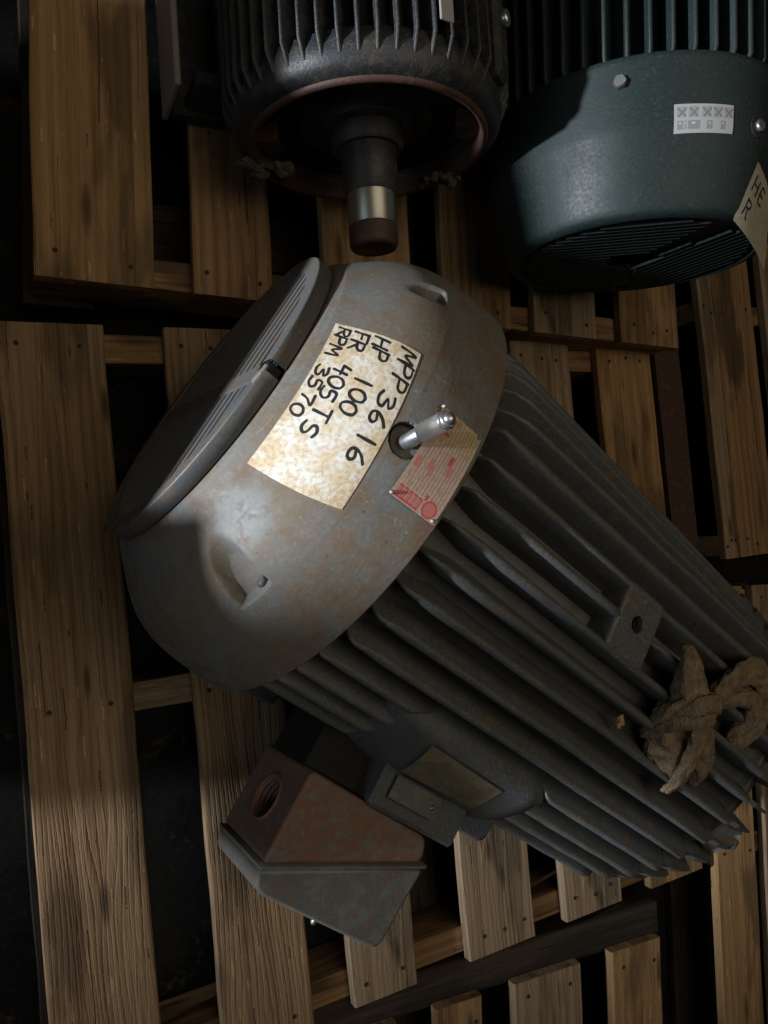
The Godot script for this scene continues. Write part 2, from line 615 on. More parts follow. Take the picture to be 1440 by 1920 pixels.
# ------------------------------------------------------------------ pallets
func plank(st: SurfaceTool, o: Vector3, L: float, w: float, t: float, sd: int, axis := 0) -> void:
	# o = centre of one end of the top face; runs along +x (axis 0) or -z (axis 1)
	var r := RandomNumberGenerator.new()
	r.seed = sd
	var ex := Vector3.RIGHT if axis == 0 else Vector3.FORWARD
	var ez := Vector3.FORWARD if axis == 0 else Vector3.LEFT
	var b := 0.0022
	var h := w * 0.5
	var sec := [Vector2(-h, -t + b), Vector2(-h, -b), Vector2(-h + b, 0), Vector2(0, 0), Vector2(h - b, 0), Vector2(h, -b), Vector2(h, -t + b), Vector2(h - b, -t), Vector2(-h + b, -t), Vector2(-h, -t + b)]
	var per := [0.0]
	for i in range(1, sec.size()): per.append(per[i - 1] + (sec[i] - sec[i - 1]).length())
	var n := 14
	var u0 := r.randf() * 0.4
	var v0 := r.randf() * 0.12
	var rows := []; var uvs := []
	for k in n + 1:
		var s := L * k / n
		var row := PackedVector3Array(); var uv := []
		var e1 := r.randf_range(-0.0012, 0.0012)
		var e2 := r.randf_range(-0.0012, 0.0012)
		var bow := r.randf_range(-0.0006, 0.0006)
		for i in sec.size():
			var q: Vector2 = sec[i]
			var e := e1 if q.x < 0 else e2
			row.append(o + ex * s + ez * (q.x + e) + Vector3.UP * (q.y + bow))
			uv.append(Vector2(u0 + per[i] / 0.16, v0 + s / 1.25))
		rows.append(row); uvs.append(uv)
	# the flats and the bevels each get a smooth group of their own
	for i in sec.size() - 1:
		var pr := []; var pu := []
		for k in n + 1:
			pr.append(PackedVector3Array([rows[k][i], rows[k][i + 1]]))
			pu.append([uvs[k][i], uvs[k][i + 1]])
		grid(st, pr, 2 if i == 2 or i == 3 else 3 + i, pu, axis == 0 and false)
	st.set_smooth_group(-1)
	for e in [0, n]:
		var c: Vector3 = o + ex * (L * e / n) + Vector3.UP * (-t * 0.5)
		for i in sec.size() - 1:
			var a: Vector3 = rows[e][i]; var d: Vector3 = rows[e][i + 1]
			var ua := Vector2(u0 + sec[i].x / 0.16, v0 + sec[i].y / 0.3)
			var ud := Vector2(u0 + sec[i + 1].x / 0.16, v0 + sec[i + 1].y / 0.3)
			var uc := Vector2(u0, v0 - t / 0.6)
			if (a - c).cross(d - c).dot(ex * (1.0 if e else -1.0)) > 0.0:
				tri(st, c, d, a, uc, ud, ua)
			else:
				tri(st, c, a, d, uc, ua, ud)

func pallet(label: String, at: Vector3, yaw: float, L: float, boards: Array, v0: float, v1: float, sd: int, overhang := 0.0, woods := [], group := "shipping pallets on the floor") -> Node3D:
	var p := thing("wooden_pallet", label, "pallet", group)
	var H := 0.128
	p.transform = Transform3D(Basis(Vector3.UP, yaw), at - Vector3.UP * H)
	var k := 0
	for b in boards:
		var st := begin()
		plank(st, Vector3(b[2] if b.size() > 2 else 0.0, H, -(b[0] + b[1]) * 0.5), b[3] if b.size() > 3 else L, b[1] - b[0], 0.019, sd + k)
		put("deck_board", st, M.wood[woods[k % woods.size()]], p)
		k += 1
	for x in [0.028 - overhang, L * 0.5, L - 0.028 + overhang * 0.0]:
		var st := begin()
		plank(st, Vector3(x, H - 0.0195 - (0.003 if overhang > 0.0 and x < 0.1 else 0.0), -v0), v1 - v0, 0.04 if overhang == 0.0 or x > 0.1 else 0.06, 0.09, sd + 50 + k, 1)
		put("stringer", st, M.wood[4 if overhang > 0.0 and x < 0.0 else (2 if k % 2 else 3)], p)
		k += 1
	for v in [v0 + 0.035, (v0 + v1) * 0.5, v1 - 0.05]:
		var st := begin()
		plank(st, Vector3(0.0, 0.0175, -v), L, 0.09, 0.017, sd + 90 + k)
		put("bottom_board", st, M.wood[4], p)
		k += 1
	var st := begin()
	var r := RandomNumberGenerator.new()
	r.seed = sd * 7
	for b in boards:
		for x in [0.03, L * 0.5, L - 0.03]:
			for t in [0.2, 0.5, 0.8]:
				if t == 0.5 and r.randf() < 0.5: continue
				var c := Vector3(x + r.randf_range(-0.008, 0.008), H + 0.0004, -lerpf(b[0], b[1], t + r.randf_range(-0.05, 0.05)))
				tube(st, [c - Vector3.UP * 0.004, c + Vector3.UP * 0.0004], [0.0034], 8)
	var nails := put("nail_heads", st, M.nail, p)
	nails.set_meta("kind", "stuff")
	return p

func build_pallets() -> void:
	# the pallet that carries the grey motor
	pallet("wooden pallet with uneven boards under the grey motor", Vector3(0, 0, 0), 0.0, 1.016,
		[[0.0, 0.132], [0.212, 0.342], [0.406, 0.515], [0.61, 0.743], [0.809, 0.939], [1.007, 1.144]], 0.0, 1.15, 300, 0.0, [0, 0, 2, 2, 2, 1])
	# the higher pallet beside it, under the blue-black and the green motor
	var a := -0.0553
	var L2 := 1.05
	var bd := Vector3(cos(a), 0, -sin(a))
	pallet("yellow wooden pallet under the blue-black and green motors", Vector3(-0.038, 0.07, -0.048) - bd * L2, a, L2,
		[[0.0, 0.143], [0.196, 0.305], [0.384, 0.53], [0.588, 0.717], [0.764, 0.9], [0.957, 1.1]], 0.0, 1.11, 400, 0.0, [1, 3, 1, 3, 2, 1])
	# the next pallet, past the far ends of those boards
	pallet("dark wooden pallet below the shaft end, its first timber bare", Vector3(1.08, 0.0, -0.691), -0.084, 1.0,
		[[-0.62, -0.5], [-0.36, -0.22], [-0.15, -0.065], [0.0, 0.141], [0.211, 0.328]], -0.64, 0.345, 500, 0.05, [2, 3, 3, 2, 1])
	pallet("wooden pallet at the edge beside the green fan cover", Vector3(-0.60, 0.0, -1.3), 0.0, 1.035,
		[[0.0, 0.04], [0.043, 0.16], [0.2, 0.33]], 0.0, 0.4, 600, 0.0, [2, 3, 2])
	pallet("pale wooden pallet beyond the tied burlap rag", Vector3(0.485, 0.0, -1.225), -0.0785, 1.05,
		[[0.0, 0.112], [0.142, 0.26], [0.3, 0.42]], 0.0, 0.45, 700, 0.0, [1, 2, 2])
	# dunnage under the higher pallet
	for i in 2:
		var st := begin()
		plank(st, Vector3(-0.88 + i * 0.72, -0.0605, -0.05), 1.1, 0.09, 0.0695, 820 + i, 1)
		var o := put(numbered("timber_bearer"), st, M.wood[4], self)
		tag(o, ["dark timber bearer under the back of the yellow pallet", "dark timber bearer under the front edge of the yellow pallet"][i], "timber", "timber bearers under the yellow pallet")
	var st := begin()
	plank(st, Vector3(-0.6, -0.035, -1.232), 1.0, 0.07, 0.094, 830, 0)
	tag(put("floor_timber", st, M.rim, self), "dark red-brown timber lying in the gap right of the motor pallet", "timber")
	st = begin()
	plank(st, Vector3(-0.1, -0.112, -1.165), 0.75, 0.09, 0.0175, 831, 0)
	tag(put("loose_board", st, M.wood[2], self), "dull flat board on the floor at the far edge of the motor pallet", "board")

# ------------------------------------------------------------------ the grey motor
const MA := Vector3(0.258195, 0.27925, -0.331682)     # axis at the open edge of the fan cover
const MD := Vector3(0.6093416, -0.0853428, -0.7883016)
const HA := 0.27925
var cover_profile := [[-0.1575, 0.1705], [-0.1568, 0.1755], [-0.155, 0.1795], [-0.15, 0.1862], [-0.14, 0.1958], [-0.13, 0.206], [-0.12, 0.2157], [-0.11, 0.2242], [-0.1, 0.2316], [-0.09, 0.237], [-0.08, 0.2412], [-0.07, 0.2444], [-0.055, 0.2475], [-0.04, 0.2495], [-0.02, 0.2514], [0.0, 0.2525]]

func cover_radius(s: float) -> float:
	var p := cover_profile
	var n := p.size()
	for i in n - 1:
		if s <= p[i + 1][0]:
			var t: float = (s - p[i][0]) / (p[i + 1][0] - p[i][0])
			return cubic_interpolate(p[i][1], p[i + 1][1], p[maxi(i - 1, 0)][1], p[mini(i + 2, n - 1)][1], t)
	return p[n - 1][1]

func on_cyl(s: float, deg: float, rr: float) -> Vector3:
	var a := deg_to_rad(deg)
	return Vector3(s, rr * cos(a), rr * sin(a))

func cover_depth(s: float, deg: float, r0: float) -> float:
	var rr := r0
	for pk in [45.5, -38.0, 137.0, -137.0]:
		var dl := deg_to_rad(deg - pk)
		if absf(dl) > 0.16: continue
		var r1: float = 0.2275 + (s + 0.127) * 0.2 if pk > 0.0 else 0.2455
		var x := r1 * sin(dl)
		var rho := 0.0178 if pk > 0.0 else 0.0165
		var wall := smooth(-0.0735, -0.0765, s)
		if wall <= 0.0: continue
		var cut := r1 * cos(dl) - sqrt(maxf(rho * rho - x * x, 0.0)) if absf(x) < rho else r1 + (absf(x) - rho) * 4.0
		var k := 0.0025 if pk > 0.0 else 0.007
		var hh := maxf(k - absf(rr - cut), 0.0) / k
		var both := minf(rr, cut) - hh * hh * k * 0.25
		rr = lerpf(rr, both, wall)
	return rr

func motor_part(called: String, st: SurfaceTool, m: Material, parent: Node3D, lift: float) -> MeshInstance3D:
	var o := put(called, st, m, parent)
	o.position.y = lift
	return o

func fin_mesh(s0: float, s1: float, root: float, crest: float, thick: float, nose := 0.035, tail := 0.008, wid := 1.0, draft := 0.0) -> ArrayMesh:
	var st := begin()
	var rows := []
	var ss := [s0, s0 + nose * 0.25, s0 + nose * 0.6, s0 + nose]
	for e in [0.03, 0.045, 0.06, 0.09]:
		if e > nose * 1.2 and s0 + e < s1 - tail - 0.02: ss.append(s0 + e)
	var n := 9
	var s2: float = ss[ss.size() - 1]
	for k in range(1, n): ss.append(lerpf(s2, s1 - tail, float(k) / n))
	ss.append(s1 - tail); ss.append(s1)
	var seed_n := FastNoiseLite.new()
	seed_n.seed = int(s0 * 1000.0 + crest * 77777.0)
	seed_n.frequency = 9.0
	for s in ss:
		var up := crest
		var w := thick
		if s < s0 + nose:
			var t: float = (s - s0) / nose
			up = lerpf(root + (crest - root) * 0.45, crest, sin(t * PI / 2.0))
		if s < s0 + 0.05:
			w = thick * lerpf(0.38, 1.2, smooth(0.0, 1.0, (s - s0) / 0.05))
		elif s < s0 + 0.12:
			w = thick * lerpf(1.2, 1.0, (s - s0 - 0.05) / 0.07)
		if s > s1 - tail * 0.5:
			up -= tail * 0.5
		up -= draft * (s - s0) / (s1 - s0)
		up += seed_n.get_noise_1d(s) * 0.0018
		var row := PackedVector3Array()
		var h := w * 0.5
		var wr := h * 2.3
		for q in [[root, -wr], [lerpf(root, up, 0.42), -lerpf(wr, h, 0.62)], [up - h * 0.8, -h], [up - h * 0.25, -h * 0.72], [up, 0.0], [up - h * 0.25, h * 0.72], [up - h * 0.8, h], [lerpf(root, up, 0.42), lerpf(wr, h, 0.62)], [root, wr]]:
			row.append(Vector3(s, q[0], q[1] * wid))
		rows.append(row)
	grid(st, rows, 1)
	st.set_smooth_group(-1)
	for e in [0, rows.size() - 1]:
		for i in range(1, 8):
			var a: Vector3 = rows[e][0]; var b: Vector3 = rows[e][i]; var c: Vector3 = rows[e][i + 1]
			if (b - a).cross(c - a).x * (1.0 if e else -1.0) > 0.0: tri(st, a, c, b)
			else: tri(st, a, b, c)
	st.generate_normals()
	return st.commit()

func patch(st: SurfaceTool, s0: float, s1: float, d0: float, d1: float, rr: Callable, ns: int, nd: int, lift: float, corners := []) -> void:
	# a curved sheet lying on the motor, u along the angle, v from s1 (top of the writing) to s0
	var rows := []; var uvs := []
	for i in ns + 1:
		var row := PackedVector3Array(); var uv := []
		var t := float(i) / ns
		for j in nd + 1:
			var w := float(j) / nd
			var s := lerpf(s0, s1, t)
			var d := lerpf(d0, d1, w)
			if corners.size():     # [s, deg] at (s0,d0) (s0,d1) (s1,d0) (s1,d1)
				s = lerpf(lerpf(corners[0][0], corners[1][0], w), lerpf(corners[2][0], corners[3][0], w), t)
				d = lerpf(lerpf(corners[0][1], corners[1][1], w), lerpf(corners[2][1], corners[3][1], w), t)
			row.append(on_cyl(s, d, rr.call(s) + lift))
			uv.append(Vector2(w, 1.0 - t))
		rows.append(row); uvs.append(uv)
	grid(st, rows, 1, uvs)

func build_grey_motor() -> void:
	var n := MD.cross(Vector3.UP).normalized()
	var u := n.cross(MD)
	var root := thing("electric_motor", "large grey finned motor with a rusty fan cover and handwritten label", "electric motor", "electric motors on the pallets")
	root.transform = Transform3D(Basis(MD, u, n), MA - u * HA)

	# frame and cooling fins
	var st := begin()
	lathe(st, [[-0.02, 0.02], [-0.02, 0.175], [-0.015, 0.2, 1], [0.0, 0.206], [0.55, 0.206], [0.556, 0.207, 1], [0.572, 0.207], [0.575, 0.204, 1], [0.575, 0.02]], 96)
	var frame := motor_part("motor_frame", st, M.frame, root, HA)
	var full := fin_mesh(0.012, 0.55, 0.2, 0.2395, 0.0082, 0.04)
	var far := fin_mesh(0.012, 0.55, 0.2, 0.2395, 0.0082, 0.04, 0.008, 1.0, 0.014)
	var low := fin_mesh(0.012, 0.55, 0.2, 0.2395, 0.0086, 0.013)
	var thick := fin_mesh(0.012, 0.56, 0.2, 0.2405, 0.0115, 0.015)
	var front := fin_mesh(0.012, 0.242, 0.2, 0.2395, 0.0086, 0.013)
	var back := fin_mesh(0.287, 0.55, 0.2, 0.2395, 0.0082, 0.02)
	var stub := fin_mesh(0.004, 0.16, 0.2, 0.236, 0.0082, 0.012, 0.03)
	var tail := fin_mesh(0.33, 0.552, 0.2, 0.2395, 0.0092, 0.012)
	for k in range(-15, 16):
		var deg := 1.0 + 8.37 * k
		var list := [full]
		if k == 0: list = [front, back]
		elif k < -3: list = [far]
		elif k == -2: list = [thick]
		elif k in [1, 2, 3, 4, 5, -1]: list = [low]
		elif k in [6, 7, 8, 9]: list = [stub, tail]
		elif k in [10, 11, 12]: list = []
		for m in list:
			var o := put_mesh("cooling_fin", m, M.frame, frame)
			o.rotation.x = deg_to_rad(deg)
	# eyebolt boss
	st = begin()
	var bp := round_poly(PackedVector2Array([Vector2(-0.03, -0.038), Vector2(0.03, -0.038), Vector2(0.03, 0.038), Vector2(-0.03, 0.038)]), [0.009])
	prism(st, bp, Vector3(0.2645, 0, 0.002), Vector3.RIGHT, Vector3.BACK, Vector3.UP, 0.18, 0.2376, 0.004, -1, false)
	var inner := inset_poly(bp, 0.004)
	for i in inner.size(): inner[i].y = -inner[i].y
	holed_poly(st, inner, Vector3(0.2645, 0.2376, 0.002), Vector3.RIGHT, Vector3.FORWARD, 0.0, 0.002, 0.0092, 0.035, 7)
	motor_part("eyebolt_boss", st, M.frame, root, HA)
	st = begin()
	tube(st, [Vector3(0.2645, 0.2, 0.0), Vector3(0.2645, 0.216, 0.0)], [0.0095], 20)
	motor_part("boss_hole_shade", st, M.black, root, HA)  # black plug puts the shade of the bore into colour

	# connection pad with its tarnished plate
	st = begin()
	var rows := []
	for i in 14:
		var t := i / 13.0
		var row := PackedVector3Array()
		for j in 20:
			var w := j / 19.0
			var deg := lerpf(49.5, 108.0, w)
			var s0 := lerpf(0.10, 0.14, w)
			var s1 := lerpf(0.352, 0.372, clampf(w * 2.2, 0.0, 1.0))
			var e := minf(minf(t, 1.0 - t) * 13.0, minf(w, 1.0 - w) * 19.0)
			var rr := 0.2425 - 0.036 * (1.0 - smooth(0.0, 1.15, e)) - 0.016 * smooth(0.4, 0.0, t)
			row.append(on_cyl(lerpf(s0, s1, t), deg, rr))
		rows.append(row)
	grid(st, rows, 1)
	motor_part("connection_pad", st, M.frame, root, HA)
	st = begin()
	patch(st, 0, 0, 0, 0, func(_s): return 0.2425, 6, 8, 0.0022, [[0.175, 54.5], [0.205, 73.0], [0.285, 55.5], [0.305, 70.0]])
	var plate := motor_part("tarnished_plate", st, M.brass, root, HA)
	plate.set_meta("label", "tarnished brass information plate on the side pad")

	# fan cover: a lathed dome with bolt pockets and the bore for the grease pipe
	var ss := []
	var s := -0.1575
	while s < 0.0:
		ss.append(s)
		s += 0.0009 if (s > -0.079 and s < -0.043) else (0.0008 if s < -0.15 else 0.003)
	ss.append(0.0)
	var ds := []
	var dg := -180.0
	while dg < 180.0:
		ds.append(dg)
		var fine := (dg > -1.6 and dg < 7.2)
		var mid := (dg > 37 and dg < 54) or (dg > -46 and dg < -30)
		dg += 0.28 if fine else (0.5 if mid else 1.5)
	ds.append(180.0)
	rows = []
	for q in ss:
		var row := PackedVector3Array()
		var r0 := cover_radius(q)
		for d in ds:
			var rr := cover_depth(q, d, r0)
			var ar := r0 * deg_to_rad(d - 2.8)
			var hd := Vector2(q + 0.061, ar).length()
			rr -= 0.03 * smooth(0.0152, 0.0142, hd)
			row.append(on_cyl(q, d, rr))
		rows.append(row)
	# rolled rear edge and inside
	for e in [[0.0012, 0.2515], [0.0, 0.2492], [-0.05, 0.2445], [-0.135, 0.198]]:
		var row := PackedVector3Array()
		for d in ds: row.append(on_cyl(e[0], d, e[1]))
		rows.append(row)
	st = begin()
	grid(st, rows, 1)
	var cover := motor_part("fan_cover", st, M.cover, root, HA)
	st = begin()
	lathe(st, [[-0.1545, 0.02], [-0.1545, 0.168], [-0.1575, 0.1707, 1]], 72)
	motor_part("cover_front_wall", st, M.cover, cover, 0.0)
	for pk in [45.5]:
		st = begin()
		var c := on_cyl(-0.0745, pk - 2.2, 0.2335)
		hexhead(st, c, Vector3.LEFT, 0.0055, 0.005)
		motor_part("cover_bolt", st, M.frame, cover, 0.0)

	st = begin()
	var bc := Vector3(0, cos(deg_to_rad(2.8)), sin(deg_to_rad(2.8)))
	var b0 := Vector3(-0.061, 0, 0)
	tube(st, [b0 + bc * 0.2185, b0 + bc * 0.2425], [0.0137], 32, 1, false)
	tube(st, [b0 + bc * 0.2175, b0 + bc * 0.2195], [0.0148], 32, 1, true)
	motor_part("bore_shade", st, M.black, cover, 0.0)  # black liner and disc that darken the bore like shade

	# front grille: rim, spine and bars
	st = begin()
	var rim := [[-0.1585, 0.15], [-0.1585, 0.1735], [-0.1592, 0.1745, 1], [-0.1728, 0.1745], [-0.1738, 0.1741], [-0.1743, 0.1731], [-0.1742, 0.1545, 1], [-0.17, 0.1535, 1], [-0.17, 0.15]]
	for i in rim.size() - 1:
		var two := []
		for q in [rim[i], rim[i + 1]]:
			var row := PackedVector3Array()
			for k in 145: row.append(on_cyl(q[0], lerpf(4.2, 360.6, k / 144.0), q[1]))
			two.append(row)
		grid(st, two, 1 + i if i in [0, 1, 5, 6, 7] else 2)
	var gr := motor_part("fan_grille", st, M.grille, root, HA)
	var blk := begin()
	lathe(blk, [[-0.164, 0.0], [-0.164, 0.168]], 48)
	motor_part("grille_shade", blk, M.black, gr, 0.0)  # black disc standing for the shade behind the slots
	st = begin()
	box(st, Vector3(-0.1717, 0.0, 0.012), Vector3(0.0046, 0.3, 0.02), 0.0008)
	motor_part("grille_spine", st, M.grille, gr, 0.0)
	var y := 0.1365
	while y > -0.15:
		var half := sqrt(0.1565 * 0.1565 - y * y)
		st = begin()
		box(st, Vector3(-0.1715, y, 0.0), Vector3(0.0042, 0.0085, half * 2.0), 0.0008)
		motor_part("grille_bar", st, M.grille, gr, 0.0)
		y -= 0.0172
	st = begin()      # black block for the shade in the rim notch, then its clip
	box(st, Vector3(-0.166, 0.1655, 0.0083), Vector3(0.0152, 0.006, 0.0135), 0.0008, Basis(Vector3.RIGHT, 0.045))
	motor_part("notch_shade", st, M.black, gr, 0.0)
	st = begin()
	box(st, Vector3(-0.1735, 0.166, 0.019), Vector3(0.004, 0.011, 0.014), 0.0015, Basis(Vector3.RIGHT, 0.5))
	box(st, Vector3(-0.1735, 0.171, 0.0125), Vector3(0.004, 0.005, 0.012), 0.0015, Basis(Vector3.RIGHT, 0.2))
	motor_part("rim_clip", st, M.cover, gr, 0.0)

	# handwritten label
	st = begin()
	patch(st, 0, 0, 0, 0, cover_radius, 24, 30, 0.0007, [[-0.1462, -18.3], [-0.1428, 26.6], [-0.0834, -15.4], [-0.0723, 20.8]])
	var lab := motor_part("paper_label", st, paper_label(), root, HA)
	lab.set_meta("label", "rust-stained white paper label with black handwriting")

	# rating plate with its four rivets
	st = begin()
	patch(st, 0, 0, 0, 0, func(q): return 0.2506 + (q + 0.05) * 0.055, 6, 12, 0.0014, [[-0.05, -7.3], [-0.0518, 13.1], [-0.0045, -7.0], [-0.0035, 12.9]])
	var rp := motor_part("rating_plate", st, rating_plate(), root, HA)
	rp.set_meta("label", "tan metal rating plate printed in red at the edge of the fan cover")
	for c in [[-0.0495, -7.1], [-0.0072, -6.7], [-0.0065, 12.3], [-0.0505, 12.7]]:
		st = begin()
		var p := on_cyl(c[0], c[1], 0.2516 + (c[0] + 0.05) * 0.055)
		var ax := on_cyl(0, c[1], 1.0)
		tube(st, [p, p + ax * 0.0022, p + ax * 0.0032, p + ax * 0.0036], [0.0019, 0.0018, 0.001, 0.0003], 10)
		motor_part("plate_rivet", st, M.rivet, rp, 0.0)

	# grease pipe
	var gp := on_cyl(-0.0585, 3.2, 0.234)
	var gx := (Vector3(-0.105, 0.99, -0.148)).normalized()
	st = begin()
	tube(st, [gp, gp + gx * 0.033, gp + gx * 0.0338, gp + gx * 0.035, gp + gx * 0.0355, gp + gx * 0.066], [0.0066, 0.0066, 0.0058, 0.0058, 0.0082, 0.0082], 20)
	var pipe := motor_part("grease_pipe", st, M.steel, root, HA)
	st = begin()
	hexhead(st, gp + gx * 0.0661, gx, 0.0076, 0.0045)
	motor_part("hex_collar", st, M.steel, pipe, 0.0)
	st = begin()
	var pts := []; var rad := []
	for k in 9:
		var a := PI * 0.5 * k / 8.0
		pts.append(gp + gx * (0.0707 + 0.0045 * sin(a))); rad.append(maxf(0.0052 * cos(a), 0.0002))
	tube(st, pts, rad, 16)
	motor_part("grease_nipple", st, M.steel, pipe, 0.0)

	# shaft-end bracket with pointed ribs
	st = begin()
	lathe(st, [[0.575, 0.02], [0.575, 0.203], [0.582, 0.204, 1], [0.6, 0.196], [0.62, 0.165], [0.64, 0.12], [0.66, 0.09], [0.68, 0.08], [0.684, 0.075, 1], [0.684, 0.0]], 72)
	var br := motor_part("end_bracket", st, M.frame, root, HA)
	var rib := rib_mesh()
	for k in 20:
		var deg := 1.0 + 8.37 * (k - 9)
		var o := put_mesh("bracket_rib", rib, M.frame, br)
		o.rotation.x = deg_to_rad(deg)
	for deg in [33.0, -52.0, 100.0]:
		st = begin()
		var bas := Basis(Vector3.RIGHT, deg_to_rad(deg))
		box(st, bas * Vector3(0.598, 0.2, 0.0), Vector3(0.04, 0.03, 0.045), 0.005, bas)
		motor_part("bracket_lug", st, M.cover, br, 0.0)
		st = begin()
		hexhead(st, bas * Vector3(0.618, 0.205, 0.0), Vector3.RIGHT, 0.01, 0.009)
		motor_part("bracket_bolt", st, M.frame, br, 0.0)
	st = begin()
	tube(st, [Vector3(0.68, 0, 0), Vector3(0.79, 0, 0), Vector3(0.793, 0, 0)], [0.036, 0.036, 0.034], 28)
	motor_part("shaft", st, M.shaft, root, HA)

	# feet down to the boards
	for q in [[0.13, 0.19], [0.13, -0.19], [0.49, 0.19], [0.49, -0.19]]:
		st = begin()
		var drop: float = -(HA + MD.y * q[0]) + 0.006
		box(st, Vector3(q[0], drop + 0.011, q[1]), Vector3(0.11, 0.022, 0.1), 0.004)
		box(st, Vector3(q[0], (drop + 0.02 - 0.14) * 0.5, q[1] * 0.78), Vector3(0.03, absf(-0.14 - drop - 0.02), 0.06), 0.004)
		motor_part("foot", st, M.frame, root, HA)
	st = begin()      # flange of the near foot, seen under the pad
	prism(st, round_poly(PackedVector2Array([Vector2(0.34, 0.16), Vector2(0.555, 0.16), Vector2(0.555, 0.262), Vector2(0.34, 0.262)]), [0.02]), Vector3(0, -0.16, 0), Vector3.RIGHT, Vector3.BACK, Vector3.UP, 0.0, 0.02, 0.004)
	motor_part("foot_flange", st, M.frame, root, HA)

	conduit_box(root)

func rib_mesh() -> ArrayMesh:
	var st := begin()
	st.set_smooth_group(-1)
	var prof := [[0.548, 0.229], [0.58, 0.226], [0.612, 0.217], [0.628, 0.2095], [0.629, 0.206], [0.61, 0.19], [0.548, 0.19]]
	var h := [0.0036, 0.003, 0.0018, 0.0008, 0.0008, 0.004, 0.005]
	for i in prof.size():
		var j := (i + 1) % prof.size()
		quad(st, Vector3(prof[i][0], prof[i][1], -h[i]), Vector3(prof[j][0], prof[j][1], -h[j]), Vector3(prof[j][0], prof[j][1], h[j]), Vector3(prof[i][0], prof[i][1], h[i]), Vector3((prof[i][0] + prof[j][0]) * 0.5 - 0.605, (prof[i][1] + prof[j][1]) * 0.5 - 0.21, 0))
	for sg in [-1.0, 1.0]:
		for i in range(1, prof.size() - 1):
			var a := Vector3(prof[0][0], prof[0][1], sg * h[0]); var b := Vector3(prof[i][0], prof[i][1], sg * h[i]); var c := Vector3(prof[i + 1][0], prof[i + 1][1], sg * h[i + 1])
			if (b - a).cross(c - a).z * sg > 0.0: tri(st, a, c, b)
			else: tri(st, a, b, c)
	st.generate_normals()
	return st.commit()

func conduit_box(root: Node3D) -> void:
	var E := Vector3.RIGHT     # along the axis (s)
	var N := Vector3.BACK      # outward (n)
	var U := Vector3.UP
	# neck between pad and box
	var st := begin()
	box(st, Vector3(0.262, -0.006, 0.247), Vector3(0.13, 0.128, 0.066), 0.004)
	var neck := motor_part("box_neck", st, M.frame, root, HA)
	st = begin()
	box(st, Vector3(0.19, -0.02, 0.2465), Vector3(0.13, 0.09, 0.064), 0.003)
	motor_part("neck_gasket", st, M.black, neck, 0.0)
	st = begin()
	box(st, Vector3(0.245, 0.0633, 0.2505), Vector3(0.068, 0.003, 0.026), 0.0008)
	motor_part("neck_plate", st, M.lid, neck, 0.0)
	st = begin()
	tube(st, [Vector3(0.27, 0.064, 0.2505), Vector3(0.27, 0.0672, 0.2505), Vector3(0.27, 0.0685, 0.2505)], [0.0035, 0.003, 0.001], 10)
	motor_part("neck_rivet", st, M.shaft, neck, 0.0)
	# rusty half of the box
	st = begin()
	var o := Vector3(0.014, 0.0, 0.006)
	var rp := round_poly(PackedVector2Array([Vector2(0.292, 0.302), Vector2(0.109, 0.371), Vector2(0.109, 0.271), Vector2(0.283, 0.276)]), [0.012, 0.008, 0.008, 0.012], 5)
	prism(st, rp, o, E, N, U, -0.075, 0.048, 0.004, end_side(rp))
	holed(st, Vector3(0.109, -0.071, 0.279) + o, N, U, 0.084, 0.115, 0.040, 0.059, 0.0225, 0.04, 7)
	var bx := motor_part("conduit_box", st, M.boxrust, root, HA)
	bx.set_meta("label", "rusty brown half of the conduit box with a threaded hole")
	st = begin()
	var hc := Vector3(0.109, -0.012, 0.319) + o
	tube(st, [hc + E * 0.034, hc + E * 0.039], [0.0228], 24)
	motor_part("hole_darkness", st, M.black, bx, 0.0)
	st = begin()
	var rim := []
	for k in 41:
		var a := TAU * k / 40.0
		rim.append(hc + (N * cos(a) + U * sin(a)) * 0.0242 - E * 0.0003)
	tube(st, rim, [0.0022], 8, 1, false)
	motor_part("hole_rim", st, M.boxrust, bx, 0.0)
	# lip along the joint
	st = begin()
	var j0 := Vector2(0.107, 0.3715); var j1 := Vector2(0.2955, 0.2995)
	var dj := (j1 - j0).normalized()
	var nj := Vector2(-dj.y, dj.x)
	if nj.y < 0: nj = -nj
	prism(st, PackedVector2Array([j0 + nj * 0.0018, j1 + nj * 0.0018, j1 + nj * 0.0062, j0 + nj * 0.0062]), o, E, N, U, -0.079, 0.0515, 0.0013)
	motor_part("joint_lip", st, M.lid, bx, 0.0)
	st = begin()
	var k0 := j0 + nj * 0.0067; var k1 := j1 + nj * 0.0067
	prism(st, round_poly(PackedVector2Array([k0, k1, Vector2(0.288, 0.402), Vector2(0.117, 0.398)]), [0.0, 0.009, 0.014, 0.018], 5), o, E, N, U, -0.077, 0.0475, 0.0036)
	var lid := motor_part("box_lid", st, M.lid, root, HA)
	lid.set_meta("label", "dull grey lid of the conduit box")
	for q in [0.212, 0.216]:
		st = begin()
		var p := Vector3(q, 0.024, 0.398) + o
		if q > 0.213:
			tube(st, [p + Vector3(0.007, 0, -0.004), p + Vector3(0.007, 0, 0.002), p + Vector3(0.007, 0, 0.003)], [0.006, 0.006, 0.004], 12)
			motor_part("screw_boss", st, M.boxrust, lid, 0.0)
		else:
			tube(st, [p, p + N * 0.008, p + N * 0.0105], [0.0036, 0.0036, 0.0015], 10)
			motor_part("lid_screw", st, M.steel, lid, 0.0)

